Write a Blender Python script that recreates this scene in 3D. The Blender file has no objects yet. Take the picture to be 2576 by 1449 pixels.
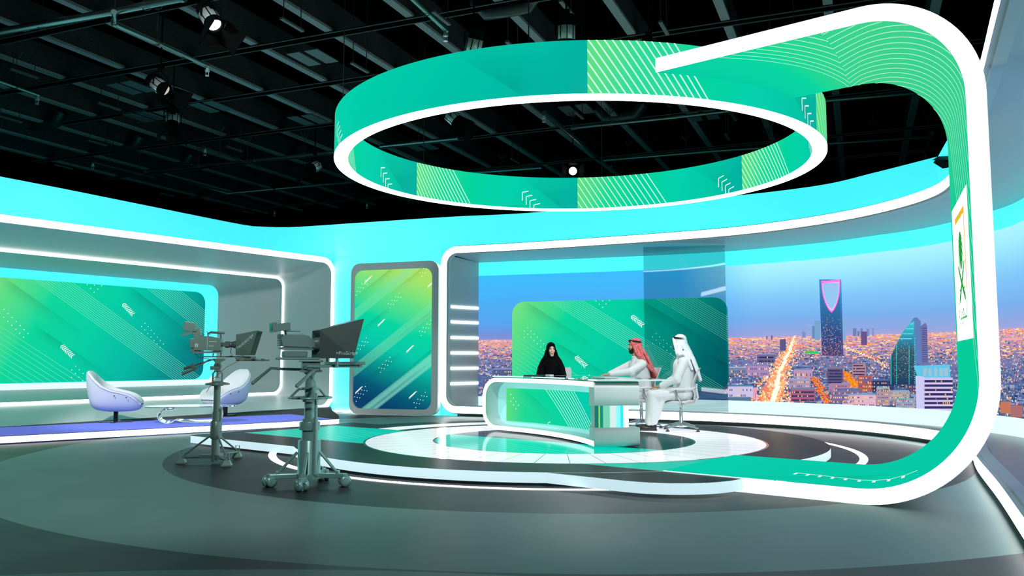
import bpy, math, random
from mathutils import Vector, Matrix, Euler
from math import sin, cos, pi, radians, atan2, hypot, sqrt

random.seed(7)
SC = bpy.context.scene
COL = SC.collection

# ------------------------------------------------------------------ camera
F_PX, HZ = 2100.0, 905.0
PITCH = math.atan((HZ - 724.5) / F_PX)
EYE = 1.25
cam_d = bpy.data.cameras.new('camera'); cam = bpy.data.objects.new('camera', cam_d); COL.objects.link(cam)
cam.location = (0, 0, EYE); cam.rotation_euler = (pi / 2 + PITCH, 0, 0)
cam_d.sensor_width = 36; cam_d.lens = F_PX / 2576 * 36; cam_d.clip_end = 200
SC.camera = cam
# ------------------------------------------------------------------ exposure, world
SC.view_settings.view_transform = 'Standard'; SC.view_settings.look = 'None'
SC.view_settings.exposure = 0.0; SC.view_settings.gamma = 1.0
SC.cycles.use_denoising = True
SC.cycles.max_bounces = 6; SC.cycles.diffuse_bounces = 3; SC.cycles.glossy_bounces = 3
SC.cycles.transparent_max_bounces = 12; SC.cycles.transmission_bounces = 4
SC.cycles.sample_clamp_indirect = 4.0
SC.cycles.caustics_reflective = False; SC.cycles.caustics_refractive = False
w = bpy.data.worlds.new('world'); SC.world = w; w.use_nodes = True
w.node_tree.nodes['Background'].inputs[0].default_value = (0.10, 0.2, 0.2, 1)
w.node_tree.nodes['Background'].inputs[1].default_value = 0.0
# ------------------------------------------------------------------ spots at the hung fixtures, then added fill spots without one
def spot(loc, aim, power, size=50, col=(1, 1, 1), rad=0.12):
    d = bpy.data.lights.new('fixture_or_fill_spot', 'SPOT'); d.energy = power; d.spot_size = radians(size); d.spot_blend = 0.6
    d.color = col; d.shadow_soft_size = rad
    o = bpy.data.objects.new('fixture_or_fill_spot', d); COL.objects.link(o); o.location = loc
    o.rotation_euler = (Vector(aim) - Vector(loc)).to_track_quat('-Z', 'Y').to_euler()
    return o
spot((-4.0, 10.9, 5.75), (1.2, 13.2, 0.9), 900, 40, (1, .97, .93))
spot((0.8, 11.4, 5.7), (1.9, 13.6, 0.9), 450, 50)
spot((1.5, 19.8, 5.8), (2.0, 13.6, 0.9), 300, 46)
spot((-7.5, 8.5, 6.4), (-6.2, 15.8, 0.5), 2600, 30, rad=.25)  # added fill on the lounge chairs, no fixture here
spot((2.2, 2.5, 6.6), (1.6, 13.6, 1.0), 2600, 22, rad=.3)  # added front fill for the presenters, no fixture here
spot((-1.0, 0.5, 6.6), (-2.8, 9.0, 0.9), 1300, 40, (.86, 1, .97), rad=.35)  # added fill to brighten the two studio cameras
spot((-3.5, 3.0, 6.6), (-6.0, 17.5, 1.6), 1800, 44, (.9, 1, .98), rad=.35)  # added front fill reaching into the left niche

# ------------------------------------------------------------------ projection helpers (photograph pixel -> world)
def ray(px, py):
    a = (px - 1288) / F_PX; b = -(py - 724.5) / F_PX
    return Vector((a, cos(PITCH) - b * sin(PITCH), sin(PITCH) + b * cos(PITCH)))
def at(px, py, z):
    d = ray(px, py); t = (z - EYE) / d.z
    return Vector((d.x * t, d.y * t, z))
def atD(px, py, Y):
    d = ray(px, py); t = Y / d.y
    return Vector((d.x * t, Y, EYE + d.z * t))

# ------------------------------------------------------------------ material helpers
def lin(r, g, b):
    f = lambda c: (c / 255 / 12.92) if c / 255 <= 0.04045 else ((c / 255 + 0.055) / 1.055) ** 2.4
    return (f(r), f(g), f(b))
MC = {}
def mat(name, col=(.5, .5, .5), rough=.5, metal=0.0, emit=None, es=0.0, spec=.5, noise=0.0, nscale=40, bump=0.0, coat=0.0):
    if name in MC: return MC[name]
    m = bpy.data.materials.new(name); m.use_nodes = True; MC[name] = m
    nt = m.node_tree; b = nt.nodes['Principled BSDF']
    b.inputs['Base Color'].default_value = (*col, 1); b.inputs['Roughness'].default_value = rough
    b.inputs['Metallic'].default_value = metal; b.inputs['Specular IOR Level'].default_value = spec
    b.inputs['Coat Weight'].default_value = coat
    if emit is not None:
        b.inputs['Emission Color'].default_value = (*emit, 1); b.inputs['Emission Strength'].default_value = es
    if noise or bump:
        tc = nt.nodes.new('ShaderNodeTexCoord'); n = nt.nodes.new('ShaderNodeTexNoise'); n.inputs['Scale'].default_value = nscale
        n.inputs['Detail'].default_value = 4
        nt.links.new(tc.outputs['Object'], n.inputs['Vector'])
        if noise:
            r = nt.nodes.new('ShaderNodeValToRGB')
            r.color_ramp.elements[0].color = (*[c * (1 - noise) for c in col], 1); r.color_ramp.elements[1].color = (*[min(1, c * (1 + noise)) for c in col], 1)
            r.color_ramp.elements[0].position = .3; r.color_ramp.elements[1].position = .7
            nt.links.new(n.outputs[0], r.inputs[0]); nt.links.new(r.outputs[0], b.inputs['Base Color'])
        if bump:
            bp = nt.nodes.new('ShaderNodeBump'); bp.inputs['Strength'].default_value = bump; bp.inputs['Distance'].default_value = .01
            nt.links.new(n.outputs[0], bp.inputs['Height']); nt.links.new(bp.outputs[0], b.inputs['Normal'])
    return m
def glow(name, col, s):
    return mat(name, (0.02, 0.02, 0.02), .4, emit=col, es=s)
def glass(name, tint=(1, 1, 1), glossy=.12, rough=.02, trans=1.0):
    m = bpy.data.materials.new(name); m.use_nodes = True; nt = m.node_tree; nt.nodes.clear()
    out = nt.nodes.new('ShaderNodeOutputMaterial'); mx = nt.nodes.new('ShaderNodeMixShader')
    t = nt.nodes.new('ShaderNodeBsdfTransparent'); t.inputs[0].default_value = (*tint, 1)
    g = nt.nodes.new('ShaderNodeBsdfGlossy'); g.inputs['Roughness'].default_value = rough; g.inputs[0].default_value = (1, 1, 1, 1)
    fr = nt.nodes.new('ShaderNodeFresnel'); fr.inputs[0].default_value = 1.45
    ad = nt.nodes.new('ShaderNodeMath'); ad.operation = 'ADD'; ad.use_clamp = True; ad.inputs[1].default_value = glossy
    nt.links.new(fr.outputs[0], ad.inputs[0]); nt.links.new(ad.outputs[0], mx.inputs[0])
    nt.links.new(t.outputs[0], mx.inputs[1]); nt.links.new(g.outputs[0], mx.inputs[2]); nt.links.new(mx.outputs[0], out.inputs[0])
    return m
def screen_mat(name, strength=1.0, sample=True):
    m = bpy.data.materials.new(name); m.use_nodes = True; nt = m.node_tree; b = nt.nodes['Principled BSDF']
    b.inputs['Base Color'].default_value = (.01, .01, .01, 1); b.inputs['Roughness'].default_value = .35
    b.inputs['Specular IOR Level'].default_value = 0.0
    a = nt.nodes.new('ShaderNodeVertexColor'); a.layer_name = 'Col'
    nt.links.new(a.outputs[0], b.inputs['Emission Color']); b.inputs['Emission Strength'].default_value = strength
    if not sample: m.cycles.emission_sampling = 'NONE'
    return m

WHITE_LED = glow('white_led', (1, 1, 1), 5.0)
CYAN = mat('cyan_lit_wall', (.25, .6, .62), .5, emit=lin(62, 244, 252), es=.92, spec=.2)
GREY = mat('grey_painted_set', lin(210, 214, 214), .45)
GREYD = mat('grey_reveal', lin(205, 210, 210), .4, spec=.3)
SILVER = mat('brushed_silver', lin(232, 234, 235), .4, .15)
CHROME = mat('polished_metal', lin(200, 205, 205), .15, 1.0)
ART = screen_mat('led_screen', 1.0)
ARTN = screen_mat('led_picture', 1.0, sample=False)

# ------------------------------------------------------------------ mesh builder
class MB:
    def __init__(s): s.v = []; s.f = []; s.m = []; s.c = []; s.sm = []
    def face(s, pts, m=0, col=None, smooth=False):
        i = len(s.v); s.v += [tuple(p) for p in pts]; s.f.append(tuple(range(i, i + len(pts)))); s.m.append(m)
        s.c.append(col if (col is None or isinstance(col, list)) else [col] * len(pts)); s.sm.append(smooth)
    def grid(s, rows, m=0, smooth=True, closed_u=False, closed_v=False, flip=False):
        n = len(rows); k = len(rows[0]); i = len(s.v)
        for r in rows: s.v += [tuple(p) for p in r]
        for a in range(n if closed_v else n - 1):
            for b in range(k if closed_u else k - 1):
                a2 = (a + 1) % n; b2 = (b + 1) % k
                q = (i + a * k + b, i + a * k + b2, i + a2 * k + b2, i + a2 * k + b)
                s.f.append(q[::-1] if flip else q); s.m.append(m); s.c.append(None); s.sm.append(smooth)
    def box(s, c, size, rot=None, m=0):
        c = Vector(c); hx, hy, hz = [x / 2 for x in size]
        R = rot if isinstance(rot, Matrix) else (Euler(rot).to_matrix() if rot else Matrix.Identity(3))
        P = [c + R @ Vector((x, y, z)) for x in (-hx, hx) for y in (-hy, hy) for z in (-hz, hz)]
        i = len(s.v); s.v += [tuple(p) for p in P]
        for q in ((0, 1, 3, 2), (4, 6, 7, 5), (0, 4, 5, 1), (2, 3, 7, 6), (0, 2, 6, 4), (1, 5, 7, 3)):
            s.f.append(tuple(i + k for k in q)); s.m.append(m); s.c.append(None); s.sm.append(False)
    def ring(s, c, ax, r, n, ref=None):
        ax = Vector(ax).normalized(); u = Vector(ref) if ref else (Vector((0, 0, 1)) if abs(ax.z) < .9 else Vector((1, 0, 0)))
        u = (u - ax * u.dot(ax)).normalized(); w_ = ax.cross(u)
        return [Vector(c) + (u * cos(2 * pi * k / n) + w_ * sin(2 * pi * k / n)) * r for k in range(n)]
    def tube(s, p0, p1, r0, r1=None, n=14, m=0, caps=True):
        r1 = r0 if r1 is None else r1; p0 = Vector(p0); p1 = Vector(p1); ax = p1 - p0
        a = s.ring(p0, ax, r0, n); b = s.ring(p1, ax, r1, n); s.grid([a, b], m, True, True)
        if caps: s.face(a[::-1], m); s.face(b, m)
    def path(s, pts, r, n=10, m=0, caps=True):
        pts = [Vector(p) for p in pts]; rows = []; ref = None
        for i, p in enumerate(pts):
            t = (pts[min(i + 1, len(pts) - 1)] - pts[max(i - 1, 0)]).normalized()
            if ref is None: ref = Vector((0, 0, 1)) if abs(t.z) < .9 else Vector((1, 0, 0))
            u = (ref - t * ref.dot(t)).normalized(); ref = u; w_ = t.cross(u)
            rr = r[i] if isinstance(r, (list, tuple)) else r
            rows.append([p + (u * cos(2 * pi * k / n) + w_ * sin(2 * pi * k / n)) * rr for k in range(n)])
        s.grid(rows, m, True, True)
        if caps: s.face(rows[0][::-1], m); s.face(rows[-1], m)
    def lathe(s, prof, c=(0, 0, 0), ax=(0, 0, 1), n=28, m=0, caps=True, ref=None):
        c = Vector(c); ax = Vector(ax).normalized()
        rows = [s.ring(c + ax * z, ax, max(r, 1e-4), n, ref) for r, z in prof]
        s.grid(rows, m, True, True)
        if caps: s.face(rows[0][::-1], m); s.face(rows[-1], m)
    def ball(s, c, r, rot=None, n=16, m=0):
        c = Vector(c); r = (r, r, r) if not isinstance(r, (tuple, list)) else r
        R = Euler(rot).to_matrix() if rot else Matrix.Identity(3); rows = []
        for i in range(n // 2 + 1):
            t = pi * i / (n // 2); t = min(max(t, .02), pi - .02)
            rows.append([c + R @ Vector((r[0] * sin(t) * cos(2 * pi * k / n), r[1] * sin(t) * sin(2 * pi * k / n), -r[2] * cos(t))) for k in range(n)])
        s.grid(rows, m, True, True); s.face(rows[0][::-1], m); s.face(rows[-1], m)
    def cap(s, p0, p1, r0, r1=None, n=14):
        r1 = r0 if r1 is None else r1; p0 = Vector(p0); p1 = Vector(p1); ax = p1 - p0; L = max(ax.length, 1e-5); prof = []
        for k in range(6): t = -pi / 2 + (pi / 2) * k / 6; prof.append((r0 * cos(t), r0 * sin(t)))
        prof.append((r0, 0)); prof.append((r1, L))
        for k in range(1, 6): t = (pi / 2) * k / 6; prof.append((r1 * cos(t), L + r1 * sin(t)))
        s.lathe([(max(r, .001), z) for r, z in prof], p0, ax, n)
    def prism(s, poly, f0, f1, m=0, mside=None, smooth=False):
        """poly: 2D points; f0,f1 map (a,b)->3D for both caps"""
        A = [f0(*p) for p in poly]; B = [f1(*p) for p in poly]; s.face(A[::-1], m); s.face(B, m); n = len(poly)
        i = len(s.v); s.v += [tuple(p) for p in A + B]
        for k in range(n):
            s.f.append((i + k, i + (k + 1) % n, i + n + (k + 1) % n, i + n + k)); s.m.append(m if mside is None else mside); s.c.append(None); s.sm.append(smooth)
    def build(s, name, mats, parent=None, kind=None, bevel=0, origin=None, mods=None, autosm=True):
        me = bpy.data.meshes.new(name)
        o = bpy.data.objects.new(name, me); COL.objects.link(o)
        V = s.v
        if parent is not None and parent.get('_w'):
            L = parent.matrix_basis.translation; V = [(a - L.x, b - L.y, c - L.z) for a, b, c in V]
        elif parent is None and origin is not None:
            o.location = origin; V = [(a - origin[0], b - origin[1], c - origin[2]) for a, b, c in V]
        me.from_pydata(V, [], s.f); 
        mats = mats if isinstance(mats, (list, tuple)) else [mats]
        for m in mats: me.materials.append(m)
        me.polygons.foreach_set('material_index', s.m); me.polygons.foreach_set('use_smooth', s.sm)
        if any(c is not None for c in s.c):
            ca = me.color_attributes.new('Col', 'FLOAT_COLOR', 'CORNER'); buf = []
            for f, c in zip(s.f, s.c):
                for k in range(len(f)): buf += [*(c[k] if c else (1, 1, 1))[:3], 1.0]
            ca.data.foreach_set('color', buf)
        me.update()
        if parent is not None: o.parent = parent
        if kind: o['kind'] = kind
        if bevel:
            b = o.modifiers.new('bevel', 'BEVEL'); b.width = bevel; b.segments = 2; b.limit_method = 'ANGLE'; b.angle_limit = radians(40)
        if mods: mods(o)
        return o
def tag(o, label, cat, group=None):
    o['label'] = label; o['category'] = cat
    if group: o['group'] = group
    return o
def empty(name, loc, label, cat, group=None, rz=0.0, world=False):
    o = bpy.data.objects.new(name, None); COL.objects.link(o); o.location = loc; o.rotation_euler = (0, 0, rz); o.empty_display_size = .1
    if world: o['_w'] = 1
    return tag(o, label, cat, group)
def dup(root, loc, rz, label, group=None):
    def cp(o, par):
        c = o.copy(); COL.objects.link(c); c.parent = par
        for ch in o.children: cp(ch, c)
        return c
    r = cp(root, None); r.location = loc; r.rotation_euler = (0, 0, rz); r['label'] = label
    if group: r['group'] = group
    return r
def text_mb(mb, txt, size, M, m=0, col=None, ext=0.0):
    cu = bpy.data.curves.new('t', 'FONT'); cu.body = txt; cu.size = size; cu.align_x = 'CENTER'; cu.align_y = 'CENTER'; cu.resolution_u = 3
    o = bpy.data.objects.new('t', cu); COL.objects.link(o); bpy.context.view_layer.update()
    me = o.evaluated_get(bpy.context.evaluated_depsgraph_get()).to_mesh()
    V = [v.co.copy() for v in me.vertices]
    for p in me.polygons: mb.face([M(V[i]) for i in p.vertices], m, col)
    bpy.data.objects.remove(o); bpy.data.curves.remove(cu)

# ------------------------------------------------------------------ curved wall paths
class Path:
    def __init__(s, pts, smooth=True, sub=14, side=1):
        P = [Vector((p[0], p[1])) for p in pts]; Q = []
        if smooth and len(P) > 2:
            for i in range(len(P) - 1):
                p0 = P[i - 1] if i > 0 else P[0] * 2 - P[1]; p1 = P[i]; p2 = P[i + 1]; p3 = P[i + 2] if i + 2 < len(P) else P[-1] * 2 - P[-2]
                for k in range(sub):
                    t = k / sub
                    Q.append(.5 * ((2 * p1) + (p2 - p0) * t + (2 * p0 - 5 * p1 + 4 * p2 - p3) * t * t + (3 * p1 - p0 - 3 * p2 + p3) * t ** 3))
            Q.append(P[-1])
        else: Q = P
        s.q = Q; s.l = [0.0]
        for a, b in zip(Q, Q[1:]): s.l.append(s.l[-1] + (b - a).length)
        s.L = s.l[-1]; s.side = side
    def _i(s, t):
        lo, hi = 0, len(s.l) - 2
        while lo < hi:
            m = (lo + hi + 1) // 2
            if s.l[m] <= t: lo = m
            else: hi = m - 1
        return lo
    def tan(s, i): i = min(max(i, 0), len(s.q) - 2); return (s.q[i + 1] - s.q[i]).normalized()
    def pos(s, t, z, off=0.0):
        i = s._i(t); a = s.q[i]; b = s.q[i + 1]; k = (t - s.l[i]) / max(s.l[i + 1] - s.l[i], 1e-9); p = a + (b - a) * k
        t0 = s.tan(i); tt = t0
        if k > .5: tt = t0.lerp((t0 + s.tan(i + 1)) / 2, (k - .5) * 2)
        else: tt = t0.lerp((t0 + s.tan(i - 1)) / 2, (.5 - k) * 2)
        tt = tt.normalized(); n = Vector((-tt.y, tt.x)) * s.side
        p = p + n * off
        return Vector((p.x, p.y, z))
    def hit(s, px):
        """path length where the vertical sight plane through photo column px crosses (nearest to row middle)"""
        k = (px - 1288) / F_PX; best = None
        for i in range(len(s.q) - 1):
            a, b = s.q[i], s.q[i + 1]; fa = a.x - k * a.y; fb = b.x - k * b.y
            if fa * fb <= 0 and abs(fa - fb) > 1e-9: return s.l[i] + (s.l[i + 1] - s.l[i]) * fa / (fa - fb)
        return None
    def px(s, x, y):
        """photo pixel -> (length, height) on this wall"""
        xx = x
        for _ in range(3):
            t = s.hit(xx); 
            if t is None: return None
            p = s.pos(t, 0); d = ray(x, y); z = EYE + d.z / d.y * p.y; xx = 1288 + F_PX * d.x / d.y
        return t, z
# sectioned strip that follows a path in (s, z)
def strip(mb, surf, pts, w, o0, o1, closed=False, m=0, mside=None):
    n = len(pts); A = []; B = []
    for i in range(n):
        p = Vector(pts[i]); a = Vector(pts[i - 1]) if (i > 0 or closed) else None; b = Vector(pts[(i + 1) % n]) if (i < n - 1 or closed) else None
        t1 = (p - a).normalized() if a is not None else None; t2 = (b - p).normalized() if b is not None else None
        t = ((t1 or t2) + (t2 or t1)).normalized(); nn = Vector((-t.y, t.x))
        c = nn.dot(Vector((-(t1 or t2).y, (t1 or t2).x))); q = w / 2 / max(c, .3)
        A.append(p + nn * q); B.append(p - nn * q)
    R = [[surf(p.x, p.y, o0) for p in A], [surf(p.x, p.y, o0) for p in B], [surf(p.x, p.y, o1) for p in B], [surf(p.x, p.y, o1) for p in A]]
    for k in range(4):
        a, b = R[k], R[(k + 1) % 4]; mm = m if (k == 0 or mside is None) else mside
        for i in range(n if closed else n - 1):
            j = (i + 1) % n; mb.face([a[i], a[j], b[j], b[i]], mm)
    if not closed:
        for i in (0, -1): mb.face([R[0][i], R[1][i], R[2][i], R[3][i]], m)
def rrect(x0, x1, y0, y1, r, n=8, seg=.4):
    r4 = r if isinstance(r, (list, tuple)) else (r,) * 4   # corners: x0y0, x1y0, x1y1, x0y1
    P = []
    for (cx, cy, a0, rr) in ((x0, y0, pi, r4[0]), (x1, y0, 1.5 * pi, r4[1]), (x1, y1, 0, r4[2]), (x0, y1, pi / 2, r4[3])):
        sx = 1 if cx == x0 else -1; sy = 1 if cy == y0 else -1
        if rr <= 0: P.append((cx, cy)); continue
        ox, oy = cx + sx * rr, cy + sy * rr
        for k in range(n + 1): t = a0 + (pi / 2) * k / n; P.append((ox + rr * cos(t), oy + rr * sin(t)))
    Q = []
    for i in range(len(P)):
        a, b = P[i], P[(i + 1) % len(P)]; L = hypot(b[0] - a[0], b[1] - a[1]); k = max(1, int(L / seg))
        for j in range(k): Q.append((a[0] + (b[0] - a[0]) * j / k, a[1] + (b[1] - a[1]) * j / k))
    return Q
def clip(poly, conv):
    out = poly
    for i in range(len(conv)):
        a, b = conv[i], conv[(i + 1) % len(conv)]; inp = out; out = []
        if not inp: return []
        side = lambda p: (b[0] - a[0]) * (p[1] - a[1]) - (b[1] - a[1]) * (p[0] - a[0])
        for k in range(len(inp)):
            p, q = inp[k], inp[(k + 1) % len(inp)]; sp, sq = side(p), side(q)
            if sp >= 0: out.append(p)
            if sp * sq < 0: t = sp / (sp - sq); out.append((p[0] + (q[0] - p[0]) * t, p[1] + (q[1] - p[1]) * t))
    return out
class Art:
    """flat picture on a screen surface, in metres: surf(x, y, off) -> 3D"""
    def __init__(s, surf, region, colfn, outward=-1):
        s.mb = MB(); s.surf = surf; s.reg = region; s.col = colfn; s.o = outward
        xs = [p[0] for p in region]; ys = [p[1] for p in region]; s.bb = (min(xs), max(xs), min(ys), max(ys))
    def put(s, poly, off, col=None, mul=1.0):
        sl = getattr(s, 'slab', 0)
        if sl:
            x0 = min(p[0] for p in poly); x1 = max(p[0] for p in poly)
            if x1 - x0 > sl:
                ys = [p[1] for p in poly]; lo, hi = min(ys) - 1, max(ys) + 1; i = math.floor(x0 / sl)
                if sum(poly[k][0] * poly[(k + 1) % len(poly)][1] - poly[(k + 1) % len(poly)][0] * poly[k][1] for k in range(len(poly))) < 0: poly = poly[::-1]
                while i * sl < x1:
                    c = clip(list(poly), [(i * sl, lo), ((i + 1) * sl, lo), ((i + 1) * sl, hi), (i * sl, hi)])
                    if len(c) > 2: s._put(c, off, col, mul)
                    i += 1
                return
        s._put(poly, off, col, mul)
    def _put(s, poly, off, col=None, mul=1.0):
        P = clip(poly, s.reg)
        if len(P) < 3: return
        ar = sum(P[i][0] * P[(i + 1) % len(P)][1] - P[(i + 1) % len(P)][0] * P[i][1] for i in range(len(P)))
        if abs(ar) < 1e-7: return
        c = []
        for p in P:
            if col is not None: c.append(col)
            else:
                k = mul(p) if callable(mul) else mul; q = s.col(*p); c.append(tuple(v * k for v in q))
        s.mb.face([s.surf(p[0], p[1], s.o * off) for p in P], 0, c)
    def base(s, dx, dy):
        x0, x1, y0, y1 = s.bb; nx = max(1, round((x1 - x0) / dx)); ny = max(1, round((y1 - y0) / dy))
        for i in range(nx):
            for j in range(ny):
                a = x0 + (x1 - x0) * i / nx; b = x0 + (x1 - x0) * (i + 1) / nx; c = y0 + (y1 - y0) * j / ny; d = y0 + (y1 - y0) * (j + 1) / ny
                s.put([(a, c), (b, c), (b, d), (a, d)], 0)
    def line(s, p, q, w, col=(.75, 1, .9), off=.003, seg=.35):
        p = Vector(p); q = Vector(q); L = (q - p).length; n = max(1, int(L / seg)); t = (q - p) / L; nn = Vector((-t.y, t.x)) * w / 2
        for i in range(n):
            a = p + (q - p) * i / n; b = p + (q - p) * (i + 1) / n
            s.put([tuple(a - nn), tuple(b - nn), tuple(b + nn), tuple(a + nn)], off, col)
    def fold(s, p, q, w, dark=.72, off=.0015, seg=.3, nb=5, side=-1):
        """sharp-edged artwork fold: darkest along p-q, fading over w to one side and towards q"""
        p = Vector(p); q = Vector(q); L = (q - p).length; n = max(1, int(L / seg)); t = (q - p) / L; nn = Vector((-t.y, t.x)) * side
        def mul(pt):
            d = abs((Vector(pt) - p).dot(nn)) / w; u = (Vector(pt) - p).dot(t) / L
            return 1 - (1 - dark) * max(0, 1 - d) ** 1.5 * max(0, min(1, 1.15 - u)) * min(1, max(0, u * 5 + .1))
        for i in range(n):
            for j in range(nb):
                a = p + (q - p) * i / n; b = p + (q - p) * (i + 1) / n; o0 = nn * w * j / nb; o1 = nn * w * (j + 1) / nb
                P = [tuple(a + o0), tuple(b + o0), tuple(b + o1), tuple(a + o1)]
                if side > 0: pass
                else: P = P[::-1]
                s.put(P, off, None, mul)
    def dots(s, cx, cy, pat, dx, dy, r, col=(.85, 1, .95)):
        for (i, j) in pat:
            x = cx + i * dx; y = cy + j * dy
            s.put([(x + r * cos(k * pi / 3), y + r * sin(k * pi / 3)) for k in range(6)], .003, col)
    def chev(s, x, y, n, sx, sy, a, w, col=(.9, 1, .97), shear=0.0):
        """n chevron marks stepping by (sx, sy); a = arm length"""
        for k in range(n):
            cx, cy = x + k * sx, y + k * sy
            s.line((cx, cy), (cx + a, cy + a * .35 + shear), w, col); s.line((cx, cy + w * .3), (cx, cy - a * .8), w, col)
    def build(s, name, parent=None, m=None): return s.mb.build(name, m or ART, parent)
def mixc(stops, t):
    if t <= stops[0][0]: return stops[0][1]
    for (a, ca), (b, cb) in zip(stops, stops[1:]):
        if t <= b: k = (t - a) / (b - a); return tuple(x + (y - x) * k for x, y in zip(ca, cb))
    return stops[-1][1]
G1 = [(-.1, lin(150, 232, 120)), (.1, lin(90, 224, 135)), (.27, lin(8, 215, 155)), (.5, lin(0, 206, 165)), (.72, lin(0, 184, 162)), (.92, lin(0, 140, 138)), (1.12, lin(0, 100, 118)), (1.3, lin(0, 80, 105))]
def art_big(surf, W, H, r, name, parent, dx=.08, corners=None, us=1.0):
    reg = rrect(0, W, 0, H, corners or r, 6, 9)
    f = lambda x, y: mixc(G1, (x * us / W) * .88 + (1 - y / H) * .22)
    A = Art(surf, reg, f); A.base(dx * us, dx)
    U = lambda u, v: (u * W, H - v * H)      # v measured down from the top edge
    sl = .60                                   # fall per metre of the diagonals (in heights)
    def bundle(u0, u1, n, v0=0.0, vend=1.05):
        for k in range(n):
            u = u0 + (u1 - u0) * k / (n - 1); A.line(U(u, v0), U(u + .655 * (vend - v0), vend), .0068 * us, lin(130, 232, 198))
    bundle(.19, .345, 11); bundle(.69, .86, 12)
    for k in range(9): v = .36 + .42 * k / 8; A.line(U(0, v), U(.655 * (1.05 - v), 1.05), .0068 * us, lin(120, 228, 175))
    A.fold(U(.06, -.02), U(.40, .50), .30); A.fold(U(.20, .44), U(.55, .97), .26)
    A.fold(U(.60, -.02), U(.98, .56), .34, .68); A.fold(U(.85, .50), U(1.2, 1.03), .3, .74)
    D1 = [(0, 0), (1, 1), (2, 0), (0, -2), (1, -1), (2, -2), (3, -1), (4, -2), (3, -3), (4, -4), (5, -3), (5, -5), (6, -4), (7, -5), (6, -6)]
    A.dots(*U(.062, .34), D1, W * .016, H * .037, .011); A.dots(*U(.41, .01), [(0, 0), (1, -1), (2, 0), (3, -1), (2, -2), (4, 0)], W * .016, H * .037, .011)
    A.dots(*U(.67, .42), D1, W * .016, H * .037, .011); A.dots(*U(.36, .88), D1[:9], W * .016, H * .037, .011)
    for (u, v) in ((.575, .19), (.31, .64)): A.chev(*U(u, v), 8, W * .0065, -H * .014, .07, .016)
    return A.build(name, parent)
def shade_plain(m): return m

# ================================================================== STRUCTURE
def math_(nt, op, a, b=None, c=None, clamp=False):
    n = nt.nodes.new('ShaderNodeMath'); n.operation = op; n.use_clamp = clamp
    for i, v in enumerate((a, b, c)):
        if v is None: continue
        if isinstance(v, (int, float)): n.inputs[i].default_value = v
        else: nt.links.new(v, n.inputs[i])
    return n.outputs[0]
def mixcol(nt, f, a, b):
    n = nt.nodes.new('ShaderNodeMix'); n.data_type = 'RGBA'
    if isinstance(f, (int, float)): n.inputs[0].default_value = f
    else: nt.links.new(f, n.inputs[0])
    for i, v in ((6, a), (7, b)):
        if isinstance(v, tuple): n.inputs[i].default_value = (*v, 1)
        else: nt.links.new(v, n.inputs[i])
    return n.outputs[2]
def pos_nodes(nt):
    g = nt.nodes.new('ShaderNodeNewGeometry'); sp = nt.nodes.new('ShaderNodeSeparateXYZ'); nt.links.new(g.outputs['Position'], sp.inputs[0])
    return sp.outputs[0], sp.outputs[1], g.outputs['Position']
def radius(nt, X, Y, cx, cy):
    dx = math_(nt, 'SUBTRACT', X, cx); dy = math_(nt, 'SUBTRACT', Y, cy)
    return math_(nt, 'SQRT', math_(nt, 'ADD', math_(nt, 'MULTIPLY', dx, dx), math_(nt, 'MULTIPLY', dy, dy))), dx, dy

# glossy floor with its concentric grey inlays
def floor_mat():
    m = bpy.data.materials.new('studio_floor_vinyl'); m.use_nodes = True; nt = m.node_tree; b = nt.nodes['Principled BSDF']
    X, Y, P = pos_nodes(nt)
    r1, _, _ = radius(nt, X, Y, .67, 12.21); r2, _, _ = radius(nt, X, Y, .61, 12.12); r3, _, _ = radius(nt, X, Y, -1.5, -3.0)
    inner = math_(nt, 'LESS_THAN', r1, 5.28); mid = math_(nt, 'LESS_THAN', r2, 7.11); low = math_(nt, 'LESS_THAN', r3, 8.12)
    dark = (.015, .021, .019); light = (.16, .265, .255)
    c = mixcol(nt, mid, (.004, .011, .009), light); c = mixcol(nt, inner, c, dark); c = mixcol(nt, low, c, light)
    no = nt.nodes.new('ShaderNodeTexNoise'); no.inputs['Scale'].default_value = 1.3; nt.links.new(P, no.inputs['Vector'])
    nt.links.new(c, b.inputs['Base Color'])
    nt.links.new(math_(nt, 'MULTIPLY_ADD', no.outputs[0], .08, .42), b.inputs['Roughness'])
    b.inputs['Specular IOR Level'].default_value = .28
    return m
mb = MB(); mb.face([(-26, -6, 0), (26, -6, 0), (26, 34, 0), (-26, 34, 0)])
floor = mb.build('floor', floor_mat(), kind='structure')

# ---- plan curves
N0 = (-4.40, 20.37)
NICHE = Path([(-12.26, 9.16), N0], smooth=False)               # niche wall line (rows further back are offsets)
COLM = Path([N0, (-1.60, 18.93)], smooth=False)
PORT = Path([(-1.60, 18.93), (-.8, 18.64), (.1, 18.3), (1.78, 17.5), (4.0, 16.3), (5.2, 15.2), (6.0, 13.85), (6.3, 12.3), (5.95, 10.9), (5.05, 9.05), (4.18, 7.15), (3.43, 5.57), (2.4, 3.4), (1.6, 1.7)])
SWALL = Path([(-.79, 19.72), (.3, 19.35), (2.0, 18.78), (4.33, 17.8), (6.03, 16.4), (6.75, 15.36), (7.26, 14.4), (7.45, 12.9), (7.34, 11.9), (6.75, 10.2), (5.9, 8.3), (5.0, 6.4), (4.0, 4.4), (3.0, 2.4)])
ZS = 3.66                                                      # underside of the lit frames
ZT = 4.46                                                      # top of the cyan header
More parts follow.
